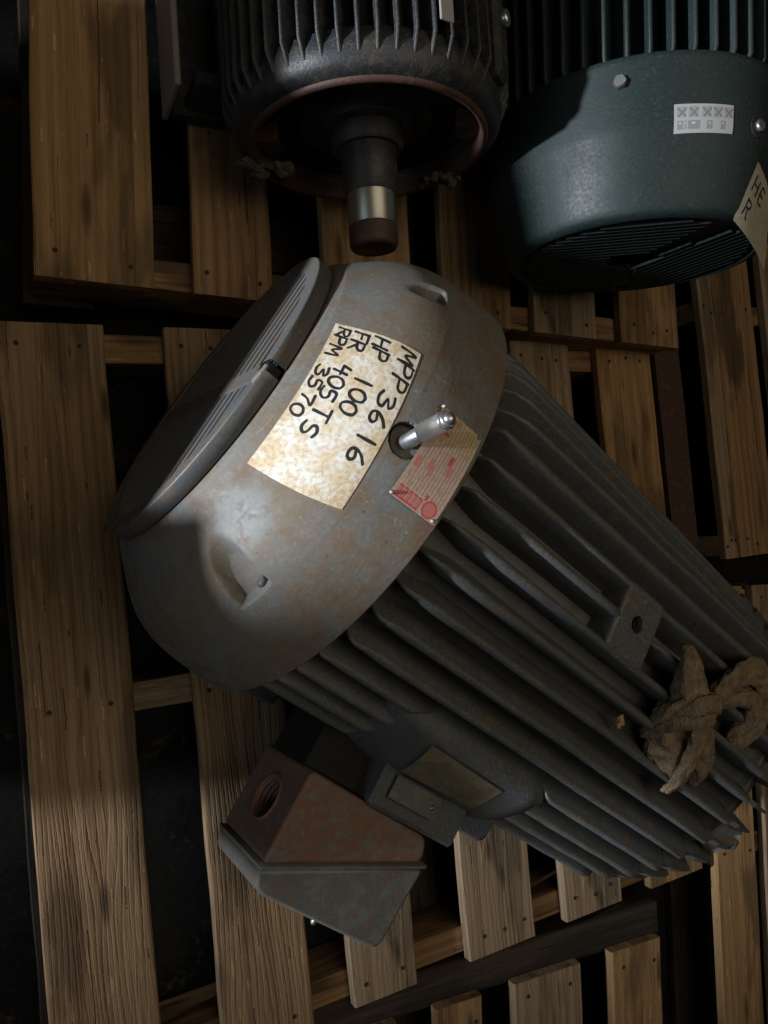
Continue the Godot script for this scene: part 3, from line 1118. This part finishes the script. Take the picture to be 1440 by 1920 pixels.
func end_side(p: PackedVector2Array) -> int:
	# index, in the order prism() uses, of the side that lies at the fan end
	var q := p.duplicate()
	var area := 0.0
	for i in q.size(): area += q[i].cross(q[(i + 1) % q.size()])
	if area < 0.0: q.reverse()
	for i in q.size():
		if absf(q[i].x - 0.109) < 1e-5 and absf(q[(i + 1) % q.size()].x - 0.109) < 1e-5: return i
	return -1

# ------------------------------------------------------------------ writing
const GLYPH := {
	"M": [[0.0, 1.0, 0.12, 0.0, 0.5, 0.62, 0.85, 0.02, 1.0, 1.0]],
	"P": [[0.12, 1.0, 0.2, 0.0], [0.2, 0.05, 0.75, 0.04, 0.95, 0.22, 0.8, 0.45, 0.17, 0.55]],
	"H": [[0.05, 1.0, 0.12, 0.0], [0.9, 1.0, 0.95, 0.0], [0.08, 0.52, 0.92, 0.46]],
	"F": [[0.1, 1.0, 0.15, 0.0], [0.12, 0.03, 0.95, 0.0], [0.12, 0.48, 0.7, 0.45]],
	"R": [[0.08, 1.0, 0.15, 0.0], [0.15, 0.04, 0.7, 0.04, 0.88, 0.22, 0.7, 0.45, 0.12, 0.55], [0.35, 0.52, 0.98, 1.0]],
	"T": [[0.0, 0.05, 1.0, 0.0], [0.5, 0.03, 0.48, 1.0]],
	"S": [[0.95, 0.1, 0.5, 0.0, 0.12, 0.18, 0.2, 0.42, 0.75, 0.55, 0.9, 0.78, 0.55, 1.0, 0.02, 0.92]],
	"E": [[0.9, 0.0, 0.1, 0.02, 0.1, 1.0, 0.95, 0.98], [0.1, 0.5, 0.75, 0.48]],
	"3": [[0.08, 0.08, 0.55, 0.0, 0.85, 0.2, 0.35, 0.45, 0.9, 0.6, 0.85, 0.88, 0.4, 1.0, 0.02, 0.88]],
	"6": [[0.75, 0.0, 0.35, 0.3, 0.12, 0.7, 0.25, 0.97, 0.65, 0.98, 0.82, 0.75, 0.6, 0.58, 0.2, 0.7]],
	"1": [[0.5, 0.0, 0.48, 1.0]],
	"0": [[0.5, 0.0, 0.15, 0.2, 0.05, 0.6, 0.3, 0.97, 0.7, 0.95, 0.95, 0.55, 0.85, 0.12, 0.5, 0.0]],
	"4": [[0.25, 0.0, 0.1, 0.5, 0.9, 0.5], [0.75, 0.1, 0.65, 1.0]],
	"5": [[0.9, 0.0, 0.25, 0.02, 0.2, 0.42, 0.7, 0.4, 0.92, 0.68, 0.6, 0.97, 0.05, 0.95]],
	"7": [[0.05, 0.05, 0.9, 0.02, 0.5, 0.5, 0.35, 1.0]],
}

func stroke(im: Image, pts: PackedVector2Array, wid: float, col: Color) -> void:
	# a smooth marker stroke
	var path := PackedVector2Array()
	var n := pts.size()
	for i in n - 1:
		var steps := maxi(int((pts[i + 1] - pts[i]).length() / 1.5), 1)
		for k in steps:
			var t := float(k) / steps
			if n > 3:
				path.append(pts[i].cubic_interpolate(pts[i + 1], pts[maxi(i - 1, 0)], pts[mini(i + 2, n - 1)], t))
			else:
				path.append(pts[i].lerp(pts[i + 1], t))
	path.append(pts[n - 1])
	for p in path:
		var w := wid * (0.78 + 0.34 * absf(sin(p.x * 0.021 + p.y * 0.033)) + 0.1 * rng.randf())
		for y in range(int(p.y - w) - 1, int(p.y + w) + 2):
			for x in range(int(p.x - w) - 1, int(p.x + w) + 2):
				if x < 0 or y < 0 or x >= im.get_width() or y >= im.get_height(): continue
				var d := Vector2(x + 0.5, y + 0.5).distance_to(p)
				var a := clampf(w - d + 0.5, 0.0, 1.0) * col.a
				if a > 0.0:
					var c := im.get_pixel(x, y)
					var to := Color(minf(c.r, lerpf(c.r, col.r, a)), minf(c.g, lerpf(c.g, col.g, a)), minf(c.b, lerpf(c.b, col.b, a)))
					im.set_pixel(x, y, to)

func write(im: Image, ch: String, cx: float, cy: float, w: float, h: float, pen: float, col: Color, lean := 0.0) -> void:
	for line in GLYPH[ch]:
		var p := PackedVector2Array()
		for i in range(0, line.size(), 2):
			var q := Vector2((line[i] - 0.5) * w, (line[i + 1] - 0.5) * h)
			q.x -= q.y * lean
			p.append(Vector2(cx, cy) + q)
		stroke(im, p, pen, col)

func paper_label() -> StandardMaterial3D:
	var w := 896
	var h := 512
	var n1 := noise_bytes(w, h, 0.007, 4, 901)
	var n2 := noise_bytes(w, h, 0.028, 5, 902)
	var n3 := noise_bytes(w, h, 0.16, 3, 903)
	var alb := PackedByteArray(); alb.resize(w * h * 3)
	for y in h:
		for x in w:
			var i := y * w + x
			var uu := float(x) / w
			var vv := float(y) / h
			# rust is heavier towards the start of the lines and along the top edge
			var heavy := 0.04 + 0.12 * (1.0 - uu) + 0.16 * smooth(0.3, 0.0, vv) * smooth(0.45, 1.0, uu) + 0.1 * smooth(0.75, 1.0, uu) + 0.07 * smooth(0.85, 1.0, vv)
			var b := n1[i] / 255.0 * 0.5 + n2[i] / 255.0 * 0.3 + n3[i] / 255.0 * 0.2 + heavy
			var wash := smooth(0.3, 0.84, b)
			var spot := smooth(0.58, 0.74, n3[i] / 255.0 * 0.6 + n2[i] / 255.0 * 0.4 + heavy * 0.5)
			var c := Color(0.68, 0.68, 0.64).lerp(Color(0.56, 0.41, 0.22), wash * 0.85)
			c = c.lerp(Color(0.25, 0.13, 0.05), spot * 0.5)
			c = c * (0.93 + 0.14 * n3[i] / 255.0)
			alb[i * 3] = s8(c.r); alb[i * 3 + 1] = s8(c.g); alb[i * 3 + 2] = s8(c.b)
	var im := Image.create_from_data(w, h, false, Image.FORMAT_RGB8, alb)
	var ink := Color(0.09, 0.085, 0.08, 0.93)
	var rows := [
		[["M", 0.072, 0.15], ["P", 0.15, 0.125], ["P", 0.25, 0.13], ["3", 0.376, 0.175], ["6", 0.488, 0.165], ["1", 0.615, 0.165], ["6", 0.715, 0.17]],
		[["H", 0.056, 0.475], ["P", 0.134, 0.445], ["1", 0.332, 0.48], ["0", 0.417, 0.47], ["0", 0.5, 0.49]],
		[["F", 0.058, 0.695], ["R", 0.126, 0.70], ["4", 0.307, 0.725], ["0", 0.389, 0.72], ["5", 0.468, 0.735], ["T", 0.584, 0.69], ["S", 0.684, 0.71]],
		[["R", 0.055, 0.88], ["P", 0.118, 0.885], ["M", 0.2, 0.895], ["3", 0.351, 0.90], ["5", 0.434, 0.90], ["7", 0.535, 0.885], ["0", 0.614, 0.91]]]
	var hs := [0.195, 0.17, 0.155, 0.125]
	var ws := [0.09, 0.072, 0.072, 0.07]
	for k in 4:
		for g in rows[k]:
			var tall: float = hs[k] * (1.1 if g[0] in ["T", "1", "P"] else 1.0)
			write(im, g[0], g[1] * w, g[2] * h, ws[k] * w * (0.5 if g[0] == "1" else 1.0), tall * h, 7.8 - k * 0.4, ink, 0.05)
	var m := StandardMaterial3D.new()
	m.resource_name = "rust_stained_paper"
	m.albedo_texture = tex(im)
	m.roughness = 0.7
	m.texture_repeat = false
	return m

func rect(im: Image, u0: float, v0: float, u1: float, v1: float, c: Color, soft := 1.0) -> void:
	var w := im.get_width(); var h := im.get_height()
	for y in range(int(v0 * h), mini(int(v1 * h), h)):
		for x in range(int(u0 * w), mini(int(u1 * w), w)):
			im.set_pixel(x, y, im.get_pixel(x, y).lerp(c, soft * c.a))

func rating_plate() -> StandardMaterial3D:
	var w := 512
	var h := 288
	var n2 := noise_bytes(w, h, 0.04, 4, 911)
	var n3 := noise_bytes(w, h, 0.2, 2, 912)
	var im := Image.create(w, h, false, Image.FORMAT_RGB8)
	for y in h:
		for x in w:
			var b := n2[y * w + x] / 255.0
			var c: Color = Color(0.45, 0.325, 0.265).lerp(Color(0.46, 0.36, 0.2), smooth(0.5, 0.0, x / float(w))) * (0.8 + 0.4 * b) * (0.9 + 0.2 * n3[y * w + x] / 255.0)
			im.set_pixel(x, y, c.linear_to_srgb())
	var brown := Color(0.40, 0.27, 0.22, 0.8)
	var red := Color(0.70, 0.20, 0.22, 0.85)
	var pale := Color(0.74, 0.40, 0.38, 0.75)
	# v = 0 is the edge towards the fins in this picture's own coordinates
	var k := 0
	while k < 13:
		var v := 0.07 + k * 0.068
		rect(im, 0.03, v, 0.84, v + 0.012, brown, 0.85)
		var x := 0.04
		while x < 0.8:
			var l := rng.randf_range(0.02, 0.1)
			if rng.randf() < 0.62:
				rect(im, x, v + 0.026, x + l, v + 0.05, brown, rng.randf_range(0.05, 0.32))
			x += l + rng.randf_range(0.01, 0.07)
		k += 1
	for q in [[0.36, 0.30, 0.45, 0.38, 1], [0.45, 0.22, 0.56, 0.33, 0], [0.55, 0.84, 0.66, 0.95, 0], [0.55, 0.56, 0.66, 0.62, 0], [0.5, 0.62, 0.6, 0.70, 0], [0.13, 0.6, 0.18, 0.7, 0], [0.2, 0.62, 0.24, 0.72, 1], [0.02, 0.5, 0.09, 0.58, 0], [0.26, 0.68, 0.33, 0.74, 0]]:
		rect(im, q[0], q[1], q[2], q[3], red if q[4] else pale)
	# the maker's red band: a row of block letters and a round emblem
	for q in 5:
		var v := 0.42 + q * 0.105
		rect(im, 0.86, v, 0.98, v + 0.085, pale)
		rect(im, 0.86, v, 0.985, v + 0.016, red)
		rect(im, 0.965, v, 0.985, v + 0.1, red, 0.8)
		rect(im, 0.86, v, 0.875, v + 0.085, red)
	for y in h:
		for x in range(int(0.8 * w), w):
			var d := Vector2((x / float(w) - 0.905) * 1.78, y / float(h) - 0.215).length()
			if d < 0.15: im.set_pixel(x, y, im.get_pixel(x, y).lerp(pale if d < 0.12 else red, 0.8))
	rect(im, 0.8, 0.36, 0.86, 0.4, red)
	var m := StandardMaterial3D.new()
	m.resource_name = "printed_rating_plate"
	m.albedo_texture = tex(im)
	m.roughness = 0.5
	m.metallic = 0.1
	m.texture_repeat = false
	return m

func white_sticker() -> StandardMaterial3D:
	var w := 384
	var h := 176
	var im := Image.create(w, h, false, Image.FORMAT_RGB8)
	im.fill(Color(0.34, 0.35, 0.36).linear_to_srgb())
	var g := Color(0.42, 0.43, 0.44, 0.9)
	for k in 5:
		var u := 0.05 + k * 0.19 + (0.03 if k > 1 else 0.0)
		rect(im, u - 0.01, 0.09, u + 0.145, 0.47, g, 0.4)
		for t in 14:
			var a := t / 14.0
			rect(im, u + 0.13 * a, 0.12 + 0.3 * a, u + 0.13 * a + 0.025, 0.18 + 0.3 * a, g)
			rect(im, u + 0.13 * (1.0 - a), 0.12 + 0.3 * a, u + 0.13 * (1.0 - a) + 0.025, 0.18 + 0.3 * a, g)
	for q in [[0.05, 0.1], [0.17, 0.03], [0.22, 0.2], [0.53, 0.1], [0.77, 0.09]]:
		rect(im, q[0], 0.58, q[0] + q[1], 0.88, g, 0.7)
		rect(im, q[0] + q[1] * 0.3, 0.64, q[0] + q[1] * 0.6, 0.7, Color(0.7, 0.7, 0.7), 1.0)
	var m := StandardMaterial3D.new()
	m.resource_name = "white_printed_sticker"
	m.albedo_texture = tex(im)
	m.roughness = 0.5
	m.texture_repeat = false
	return m

func cream_tag() -> StandardMaterial3D:
	var im := Image.create(320, 256, false, Image.FORMAT_RGB8)
	var n := noise_bytes(320, 256, 0.03, 4, 921)
	for y in 256:
		for x in 320:
			im.set_pixel(x, y, (Color(0.30, 0.27, 0.20) * (0.85 + 0.3 * n[y * 320 + x] / 255.0)).linear_to_srgb())
	var ink := Color(0.1, 0.1, 0.1, 0.9)
	write(im, "H", 50, 70, 44, 60, 5.0, ink)
	write(im, "E", 115, 68, 38, 60, 5.0, ink)
	write(im, "R", 52, 168, 44, 62, 5.0, ink)
	var m := StandardMaterial3D.new()
	m.resource_name = "cream_paper_tag"
	m.albedo_texture = tex(im)
	m.roughness = 0.8
	m.texture_repeat = false
	return m

# ------------------------------------------------------------------ the blue-black motor
func axis_root(called: String, label: String, at: Vector3, yaw: float, tilt: float, drop: float) -> Node3D:
	var d := Vector3(cos(yaw) * cos(tilt), sin(tilt), -sin(yaw) * cos(tilt))
	var n := d.cross(Vector3.UP).normalized()
	var u := n.cross(d)
	var root := thing(called, label, "electric motor", "electric motors on the pallets")
	root.transform = Transform3D(Basis(d, u, n), at - u * drop)
	return root

func build_blue_motor() -> void:
	var h := 0.2
	var root := axis_root("electric_motor", "blue-black finned motor with a bare shaft in a rust-red flange ring", Vector3(-0.148, 0.27, -0.42), -0.021, -0.028, h)
	var st := begin()
	lathe(st, [[-0.62, 0.0], [-0.62, 0.13], [-0.6, 0.14, 1], [-0.03, 0.142], [-0.03, 0.12, 1]], 80)
	var frame := motor_part("motor_frame", st, M.blue, root, h)
	var fm := fin_mesh(-0.56, -0.02, 0.138, 0.1705, 0.0042, 0.01, 0.02)
	for k in range(-16, 17):
		if k in [-5, -6]: continue
		var o := put_mesh("cooling_fin", fm, M.blue, frame)
		o.rotation.x = deg_to_rad(0.5 + 6.9 * k)
	# end bell with the rust-red ring
	st = begin()
	lathe(st, [[-0.05, 0.14], [-0.046, 0.158, 1], [-0.03, 0.1625], [-0.012, 0.1595], [-0.006, 0.153], [-0.004, 0.1445], [-0.0035, 0.142, 1]], 96)
	var bell := motor_part("end_bell", st, M.blue, root, h)
	st = begin()
	lathe(st, [[-0.006, 0.1448], [-0.001, 0.1442], [0.001, 0.141], [0.001, 0.1375], [-0.002, 0.1355], [-0.02, 0.134, 1]], 96)
	motor_part("flange_ring", st, M.rim, root, h)
	st = begin()
	lathe(st, [[-0.018, 0.1345], [-0.036, 0.128], [-0.04, 0.12, 1], [-0.036, 0.085], [-0.03, 0.08, 1], [-0.032, 0.062], [-0.02, 0.055, 1], [-0.018, 0.05, 1], [-0.018, 0.03]], 72)
	motor_part("bell_inside", st, M.blue, bell, 0.0)
	for deg in [27.0, -62.0, 118.0, -150.0]:
		st = begin()
		var bas := Basis(Vector3.RIGHT, deg_to_rad(deg))
		holed(st, bas * Vector3(-0.012, 0.108, 0.014), bas * Vector3.FORWARD, bas * Vector3.UP, 0.028, 0.028, 0.014, 0.013, 0.0052, 0.02)
		box(st, bas * Vector3(-0.0245, 0.122, 0.0), Vector3(0.0245, 0.0285, 0.0285), 0.003, bas)
		motor_part("bolt_ear", st, M.rim, bell, 0.0)
	# hub and shaft
	st = begin()
	lathe(st, [[-0.03, 0.044], [0.0, 0.043], [0.004, 0.04, 1], [0.004, 0.034, 1], [0.052, 0.0335], [0.058, 0.0295, 1]], 40)
	motor_part("hub", st, M.blue, root, h)
	st = begin()
	lathe(st, [[0.02, 0.0292], [0.0945, 0.0292], [0.0955, 0.0285, 1]], 40)
	var shaft := motor_part("shaft", st, M.shaft, root, h)
	st = begin()
	lathe(st, [[0.0955, 0.028], [0.097, 0.0295, 1], [0.117, 0.0295], [0.121, 0.0275], [0.122, 0.025, 1], [0.122, 0.004], [0.119, 0.003, 1], [0.119, 0.0]], 40)
	motor_part("rusty_shaft_end", st, M.rim, shaft, 0.0)
	# lug with a bright bolt, data strip
	st = begin()
	var bas := Basis(Vector3.RIGHT, deg_to_rad(-37.0))
	box(st, bas * Vector3(-0.075, 0.16, 0.0), Vector3(0.09, 0.03, 0.036), 0.006, bas)
	motor_part("lifting_lug", st, M.blue, root, h)
	st = begin()
	hexhead(st, bas * Vector3(-0.095, 0.174, 0.002), bas * Vector3.UP, 0.0095, 0.009)
	motor_part("lug_bolt", st, M.steel, root, h)
	st = begin()
	bas = Basis(Vector3.RIGHT, deg_to_rad(-3.6))
	box(st, bas * Vector3(-0.095, 0.1725, 0.0), Vector3(0.088, 0.003, 0.0165), 0.0008, bas)
	motor_part("data_strip", st, M.foot, root, h)
	# feet; the near one shows its pale pinkish edge
	for sg in [-1.0, 1.0]:
		st = begin()
		box(st, Vector3(-0.2, -0.187, 0.145 * sg), Vector3(0.2, 0.024, 0.1), 0.004)
		box(st, Vector3(-0.19, -0.13, 0.115 * sg), Vector3(0.16, 0.1, 0.05), 0.012)
		box(st, Vector3(-0.115, -0.145, 0.14 * sg), Vector3(0.018, 0.075, 0.075), 0.004)
		var ft := motor_part("foot", st, M.blue, root, h)
		st = begin()
		box(st, Vector3(-0.205, -0.155, 0.199 * sg), Vector3(0.21, 0.09, 0.008), 0.002)
		motor_part("foot_edge", st, M.foot, ft, 0.0)
	st = begin()
	box(st, Vector3(-0.32, 0.0, -0.2), Vector3(0.15, 0.14, 0.09), 0.01)
	motor_part("terminal_box", st, M.boxrust, root, h)
	st = begin()
	bas = Basis(Vector3.RIGHT, deg_to_rad(50.0))
	box(st, bas * Vector3(-0.2, 0.16, 0.0), Vector3(0.19, 0.02, 0.07), 0.008, bas)
	motor_part("side_pad", st, M.blue, root, h)
	# dusty cobweb shreds hanging in the lower rim
	for q in [[112.0, 0.128, 0.03], [-118.0, 0.128, 0.022]]:
		st = begin()
		fluff(st, on_cyl(0.002, q[0] + 15.0, q[1]), q[2], int(q[0]))
		motor_part("dusty_cobweb", st, M.fluff, root, h)

func fluff(st: SurfaceTool, c: Vector3, size: float, sd: int) -> void:
	var r := RandomNumberGenerator.new()
	r.seed = sd
	for k in 5:
		var p := c + Vector3(r.randf_range(-0.2, 0.2), r.randf_range(-0.3, 0.2), (k - 2) * 0.45) * size
		var pts := []
		for t in 5: pts.append(p + Vector3(r.randf_range(-0.2, 0.2), -0.25 * t, r.randf_range(-0.2, 0.2)) * size)
		rag_piece(st, pts, [size * 0.25, size * 0.32, size * 0.1], 0.5, sd + k, Vector3.RIGHT)

# ------------------------------------------------------------------ the green motor
func green_radius(s: float) -> float:
	if s > -0.006: return lerpf(0.1705, 0.1745, -s / 0.006)
	if s > -0.078: return lerpf(0.1745, 0.189, (-0.006 - s) / 0.072)
	if s > -0.09: return lerpf(0.189, 0.1925, (-0.078 - s) / 0.012)
	return lerpf(0.1925, 0.198, (-0.09 - s) / 0.085)

func build_green_motor() -> void:
	var h := 0.23
	var root := axis_root("electric_motor", "dark green motor with a conical slotted fan cover and white sticker", Vector3(-0.034, 0.3, -0.805), -0.045, -0.072, h)
	var st := begin()
	lathe(st, [[-0.85, 0.0], [-0.85, 0.15], [-0.16, 0.155]], 72)
	var frame := motor_part("motor_frame", st, M.green, root, h)
	var fm := fin_mesh(-0.8, -0.172, 0.15, 0.1925, 0.0052, 0.01, 0.012)
	for k in range(-13, 14):
		var o := put_mesh("cooling_fin", fm, M.green, frame)
		o.rotation.x = deg_to_rad(7.0 + 7.75 * k)
	st = begin()
	var prof := []
	var s := -0.172
	prof.append([-0.172, 0.188]); prof.append([-0.1735, 0.1965, 1])
	while s < -0.0005:
		prof.append([s, green_radius(s)])
		s += 0.006
	prof.append([0.0, 0.1705]); prof.append([0.0025, 0.161]); prof.append([0.0028, 0.1565])
	prof.append([-0.002, 0.1555, 1]); prof.append([-0.002, 0.03])
	lathe(st, prof, 108)
	var cover := motor_part("fan_cover", st, M.green, root, h)
	# slotted face: bars in three fields that meet at the middle
	for fld in [[60.0, 128.0], [160.0, 95.0], [-75.0, 0.0]]:
		var cen: float = fld[0]
		var dirn := Vector2(cos(deg_to_rad(fld[1])), sin(deg_to_rad(fld[1])))      # (up, outward n)
		var side := Vector2(-dirn.y, dirn.x)
		var t := -0.15
		while t <= 0.15:
			# clip the line to the disc and to the sector round cen
			var lo := 9.0; var hi := -9.0
			for k in 121:
				var q := -0.15 + 0.3 * k / 120.0
				var p := side * t + dirn * q
				var ang := rad_to_deg(p.angle())
				var half := 55.0 if cen > 0.0 else 62.0
				if p.length() < 0.149 and p.length() > 0.035 and absf(wrapf(ang - cen, -180, 180)) < half:
					lo = minf(lo, q); hi = maxf(hi, q)
			if hi - lo > 0.012:
				st = begin()
				var m := side * t + dirn * (lo + hi) * 0.5
				var bas := Basis(Vector3.RIGHT, Vector3(0, dirn.x, dirn.y), Vector3(0, -dirn.y, dirn.x))
				box(st, Vector3(0.0006, m.x, m.y), Vector3(0.0052, hi - lo, 0.0062), 0.0012, bas)
				motor_part("grille_bar", st, M.green, cover, 0.0)
			t += 0.0118
	# bolts, sticker and paper tag
	st = begin()
	var p := on_cyl(-0.145, 48.1, 0.1955)
	hexhead(st, p, on_cyl(0, 48.1, 1.0), 0.0078, 0.008)
	motor_part("cover_bolt", st, M.steel, cover, 0.0)
	st = begin()
	p = on_cyl(-0.098, -2.4, 0.1925)
	var ax := on_cyl(0, -2.4, 1.0)
	tube(st, [p - ax * 0.004, p + ax * 0.0012], [0.0125], 24)
	var socket := motor_part("socket_shade", st, M.black, cover, 0.0)  # black disc standing for the shaded recess round the bolt
	st = begin()
	hexhead(st, p + ax * 0.001, ax, 0.0075, 0.005)
	motor_part("socket_bolt", st, M.steel, cover, 0.0)
	st = begin()
	patch(st, 0, 0, 0, 0, green_radius, 8, 12, 0.0008, [[-0.0815, 30.9], [-0.0835, 9.5], [-0.113, 30.9], [-0.1145, 9.6]])
	var lb := motor_part("white_sticker", st, white_sticker(), cover, 0.0)
	lb.set_meta("label", "small white printed sticker on the green cover")
	st = begin()
	patch(st, 0, 0, 0, 0, func(q): return maxf(green_radius(minf(q, 0.0)), 0.17), 10, 12, 0.0012, [[0.006, 3.2], [0.055, -20.0], [-0.062, -5.0], [-0.012, -28.0]])
	var tg := motor_part("paper_tag", st, cream_tag(), cover, 0.0)
	tg.set_meta("label", "cream handwritten paper tag at the rim of the green cover")
	for q in [[-0.3, 0.14], [-0.3, -0.14], [-0.62, 0.14], [-0.62, -0.14]]:
		st = begin()
		box(st, Vector3(q[0], -0.2 - q[0] * 0.0, q[1]), Vector3(0.1, 0.06, 0.09), 0.005)
		box(st, Vector3(q[0], -0.15, q[1] * 0.8), Vector3(0.06, 0.09, 0.05), 0.005)
		motor_part("foot", st, M.green, root, h)

# ------------------------------------------------------------------ small things
func build_small_things() -> void:
	burlap_rag()
	var st := begin()
	tube(st, [Vector3(0.795, 0.045, -1.225), Vector3(0.80, 0.045, -1.6)], [0.013], 14)
	tag(put("steel_rod", st, M.blue, self), "dark round steel rod lying across the pale pallet behind the rag", "rod")
	# scrap of dry leaf caught on the fins
	st = begin()
	st.set_smooth_group(-1)
	var c := Vector3(0.53, 0.469, -0.54)
	var r := RandomNumberGenerator.new()
	r.seed = 5
	for k in 9:
		var d := Vector3(r.randf_range(-1, 1), r.randf_range(0.0, 0.5), r.randf_range(-1, 1)) * 0.009
		var e := Vector3(r.randf_range(-1, 1), r.randf_range(-0.2, 0.4), r.randf_range(-1, 1)) * 0.007
		quad(st, c + d, c + d * 0.3 + e, c - d * 0.5 + e * 0.4, c - e * 0.5, Vector3.UP)
	tag(put("dry_leaf_scrap", st, M.straw, self), "pale scrap of dry leaf caught between the motor fins", "leaf")
	# unseen blockers behind the viewer, placed to shade the lower halves and the fins
	st = begin()
	box(st, Vector3(-0.047, 0.177, 0.66), Vector3(0.56, 0.614, 0.3), 0.004)
	tag(put(numbered("unseen_crate"), st, M.wood[3], self), "unseen low wooden crate behind the viewer, placed to shade the near boards and grille", "crate")
	st = begin()
	box(st, Vector3(0.3561, 0.2, 0.72), Vector3(0.2458, 0.66, 0.4), 0.004)
	tag(put(numbered("unseen_crate"), st, M.wood[3], self), "unseen narrow taller wooden crate behind the viewer, placed to shade the fan cover", "crate")
	st = begin()
	var prof := [[0.0, 0.06], [0.008, 0.067, 1], [1.08, 0.067], [1.13, 0.06], [1.16, 0.04], [1.18, 0.022], [1.24, 0.02], [1.24, 0.0, 1]]
	lathe(st, prof, 40)
	var bottle := put("unseen_gas_bottle", st, M.blue, self)
	bottle.basis = Basis(Vector3.UP, Vector3.RIGHT, Vector3.FORWARD)
	bottle.position = Vector3(0.302, -0.13, 1.2)
	tag(bottle, "unseen tall dark gas bottle behind the viewer, placed to shade the motor fins", "gas bottle")

func rag_piece(st: SurfaceTool, pts: Array, wid: Array, flat: float, sd: int, nrm := Vector3.UP) -> void:
	# a twisted strip of cloth: a flattened, folded tube
	var nz := FastNoiseLite.new()
	nz.seed = sd
	nz.frequency = 14.0
	var curve := Curve3D.new()
	for p in pts: curve.add_point(p)
	for i in pts.size():
		var t: Vector3 = pts[mini(i + 1, pts.size() - 1)] - pts[maxi(i - 1, 0)]
		curve.set_point_in(i, -t * 0.16); curve.set_point_out(i, t * 0.16)
	var L := curve.get_baked_length()
	var n := 40
	var rows := []
	for k in n + 1:
		var q := L * k / n
		var p := curve.sample_baked(q, true)
		var t := (curve.sample_baked(minf(q + 0.002, L), true) - curve.sample_baked(maxf(q - 0.002, 0.0), true)).normalized()
		var side := t.cross(nrm).normalized()
		var up := side.cross(t)
		var f := float(k) / n * (wid.size() - 1)
		var w: float = 0.93 * lerpf(wid[int(f)], wid[mini(int(f) + 1, wid.size() - 1)], f - int(f))
		if k == 0 or k == n: w *= 0.7
		var row := PackedVector3Array()
		var m := 30
		for j in m + 1:
			var a := -TAU * (j % m) / m
			var d := side * sin(a) * w + up * cos(a) * w * flat
			var tw := a + q * 9.0 + nz.get_noise_1d(q) * 1.5
			var fold := 1.0 + 0.11 * sin(5.0 * tw) + 0.06 * sin(11.0 * tw + 1.3) + 0.05 * sin(q * 260.0 + 2.0 * sin(a) + nz.get_noise_1d(q + 7.0) * 6.0) + nz.get_noise_3d(p.x + d.x, p.y + d.y, p.z + d.z) * 0.2
			row.append(p + d * fold)
		rows.append(row)
	grid(st, rows, 1)
	st.set_smooth_group(1)
	for e in [0, n]:
		var c := Vector3.ZERO
		for j in 30: c += rows[e][j] / 30.0
		for j in 30: tri(st, c, rows[e][j], rows[e][j + 1])

func burlap_rag() -> void:
	var root := thing("burlap_rag", "brown burlap rag knotted round the far end of the grey motor", "rag")
	root.position = Vector3(0.54, 0.46, -0.62)
	var o := -root.position
	var parts := [
		["knot", [[0.462, 0.497, -0.617], [0.478, 0.505, -0.612], [0.497, 0.503, -0.610], [0.515, 0.498, -0.612], [0.535, 0.488, -0.618]], [0.007, 0.012, 0.017, 0.020, 0.021, 0.018], 0.85],
		["wrap", [[0.545, 0.462, -0.588], [0.527, 0.492, -0.590], [0.518, 0.515, -0.605], [0.522, 0.512, -0.630], [0.535, 0.49, -0.650], [0.55, 0.462, -0.655]], [0.010, 0.012, 0.012, 0.012, 0.010], 0.7],
		["wrap", [[0.556, 0.452, -0.590], [0.540, 0.488, -0.592], [0.534, 0.507, -0.606], [0.538, 0.503, -0.632], [0.552, 0.475, -0.648]], [0.009, 0.010, 0.011, 0.010, 0.009], 0.75],
		["hanging_end", [[0.530, 0.500, -0.628], [0.552, 0.497, -0.624], [0.582, 0.485, -0.620], [0.607, 0.468, -0.617], [0.622, 0.452, -0.616]], [0.013, 0.0125, 0.012, 0.012, 0.012], 0.42],
		["hanging_end", [[0.535, 0.484, -0.638], [0.565, 0.476, -0.645], [0.598, 0.466, -0.655], [0.622, 0.448, -0.664]], [0.017, 0.021, 0.020, 0.014], 0.5],
		["gathered_cloth", [[0.520, 0.478, -0.604], [0.540, 0.474, -0.608], [0.562, 0.468, -0.614], [0.588, 0.458, -0.622], [0.604, 0.448, -0.630]], [0.020, 0.028, 0.030, 0.026, 0.016], 0.55],
		["gathered_cloth", [[0.505, 0.485, -0.622], [0.522, 0.486, -0.634], [0.542, 0.478, -0.644]], [0.014, 0.022, 0.020], 0.7],
		["side_fold", [[0.54, 0.478, -0.603], [0.565, 0.462, -0.596], [0.583, 0.452, -0.594]], [0.013, 0.014, 0.010], 0.6],
		["loop", [[0.525, 0.488, -0.660], [0.510, 0.490, -0.690], [0.506, 0.485, -0.722], [0.519, 0.478, -0.748], [0.545, 0.474, -0.757], [0.574, 0.470, -0.738], [0.590, 0.460, -0.71]], [0.012, 0.014, 0.016, 0.017, 0.017, 0.014, 0.010], 0.6],
		["loop", [[0.534, 0.475, -0.668], [0.532, 0.484, -0.700], [0.542, 0.484, -0.724], [0.562, 0.478, -0.726], [0.585, 0.458, -0.71]], [0.009, 0.011, 0.012, 0.012, 0.009], 0.6]]
	var k := 0
	for p in parts:
		var st := begin()
		var pts := []
		for q in p[1]: pts.append(Vector3(q[0], q[1], q[2]) + o)
		rag_piece(st, pts, p[2], p[3], 60 + k)
		put(p[0], st, M.burlap, root)
		k += 1
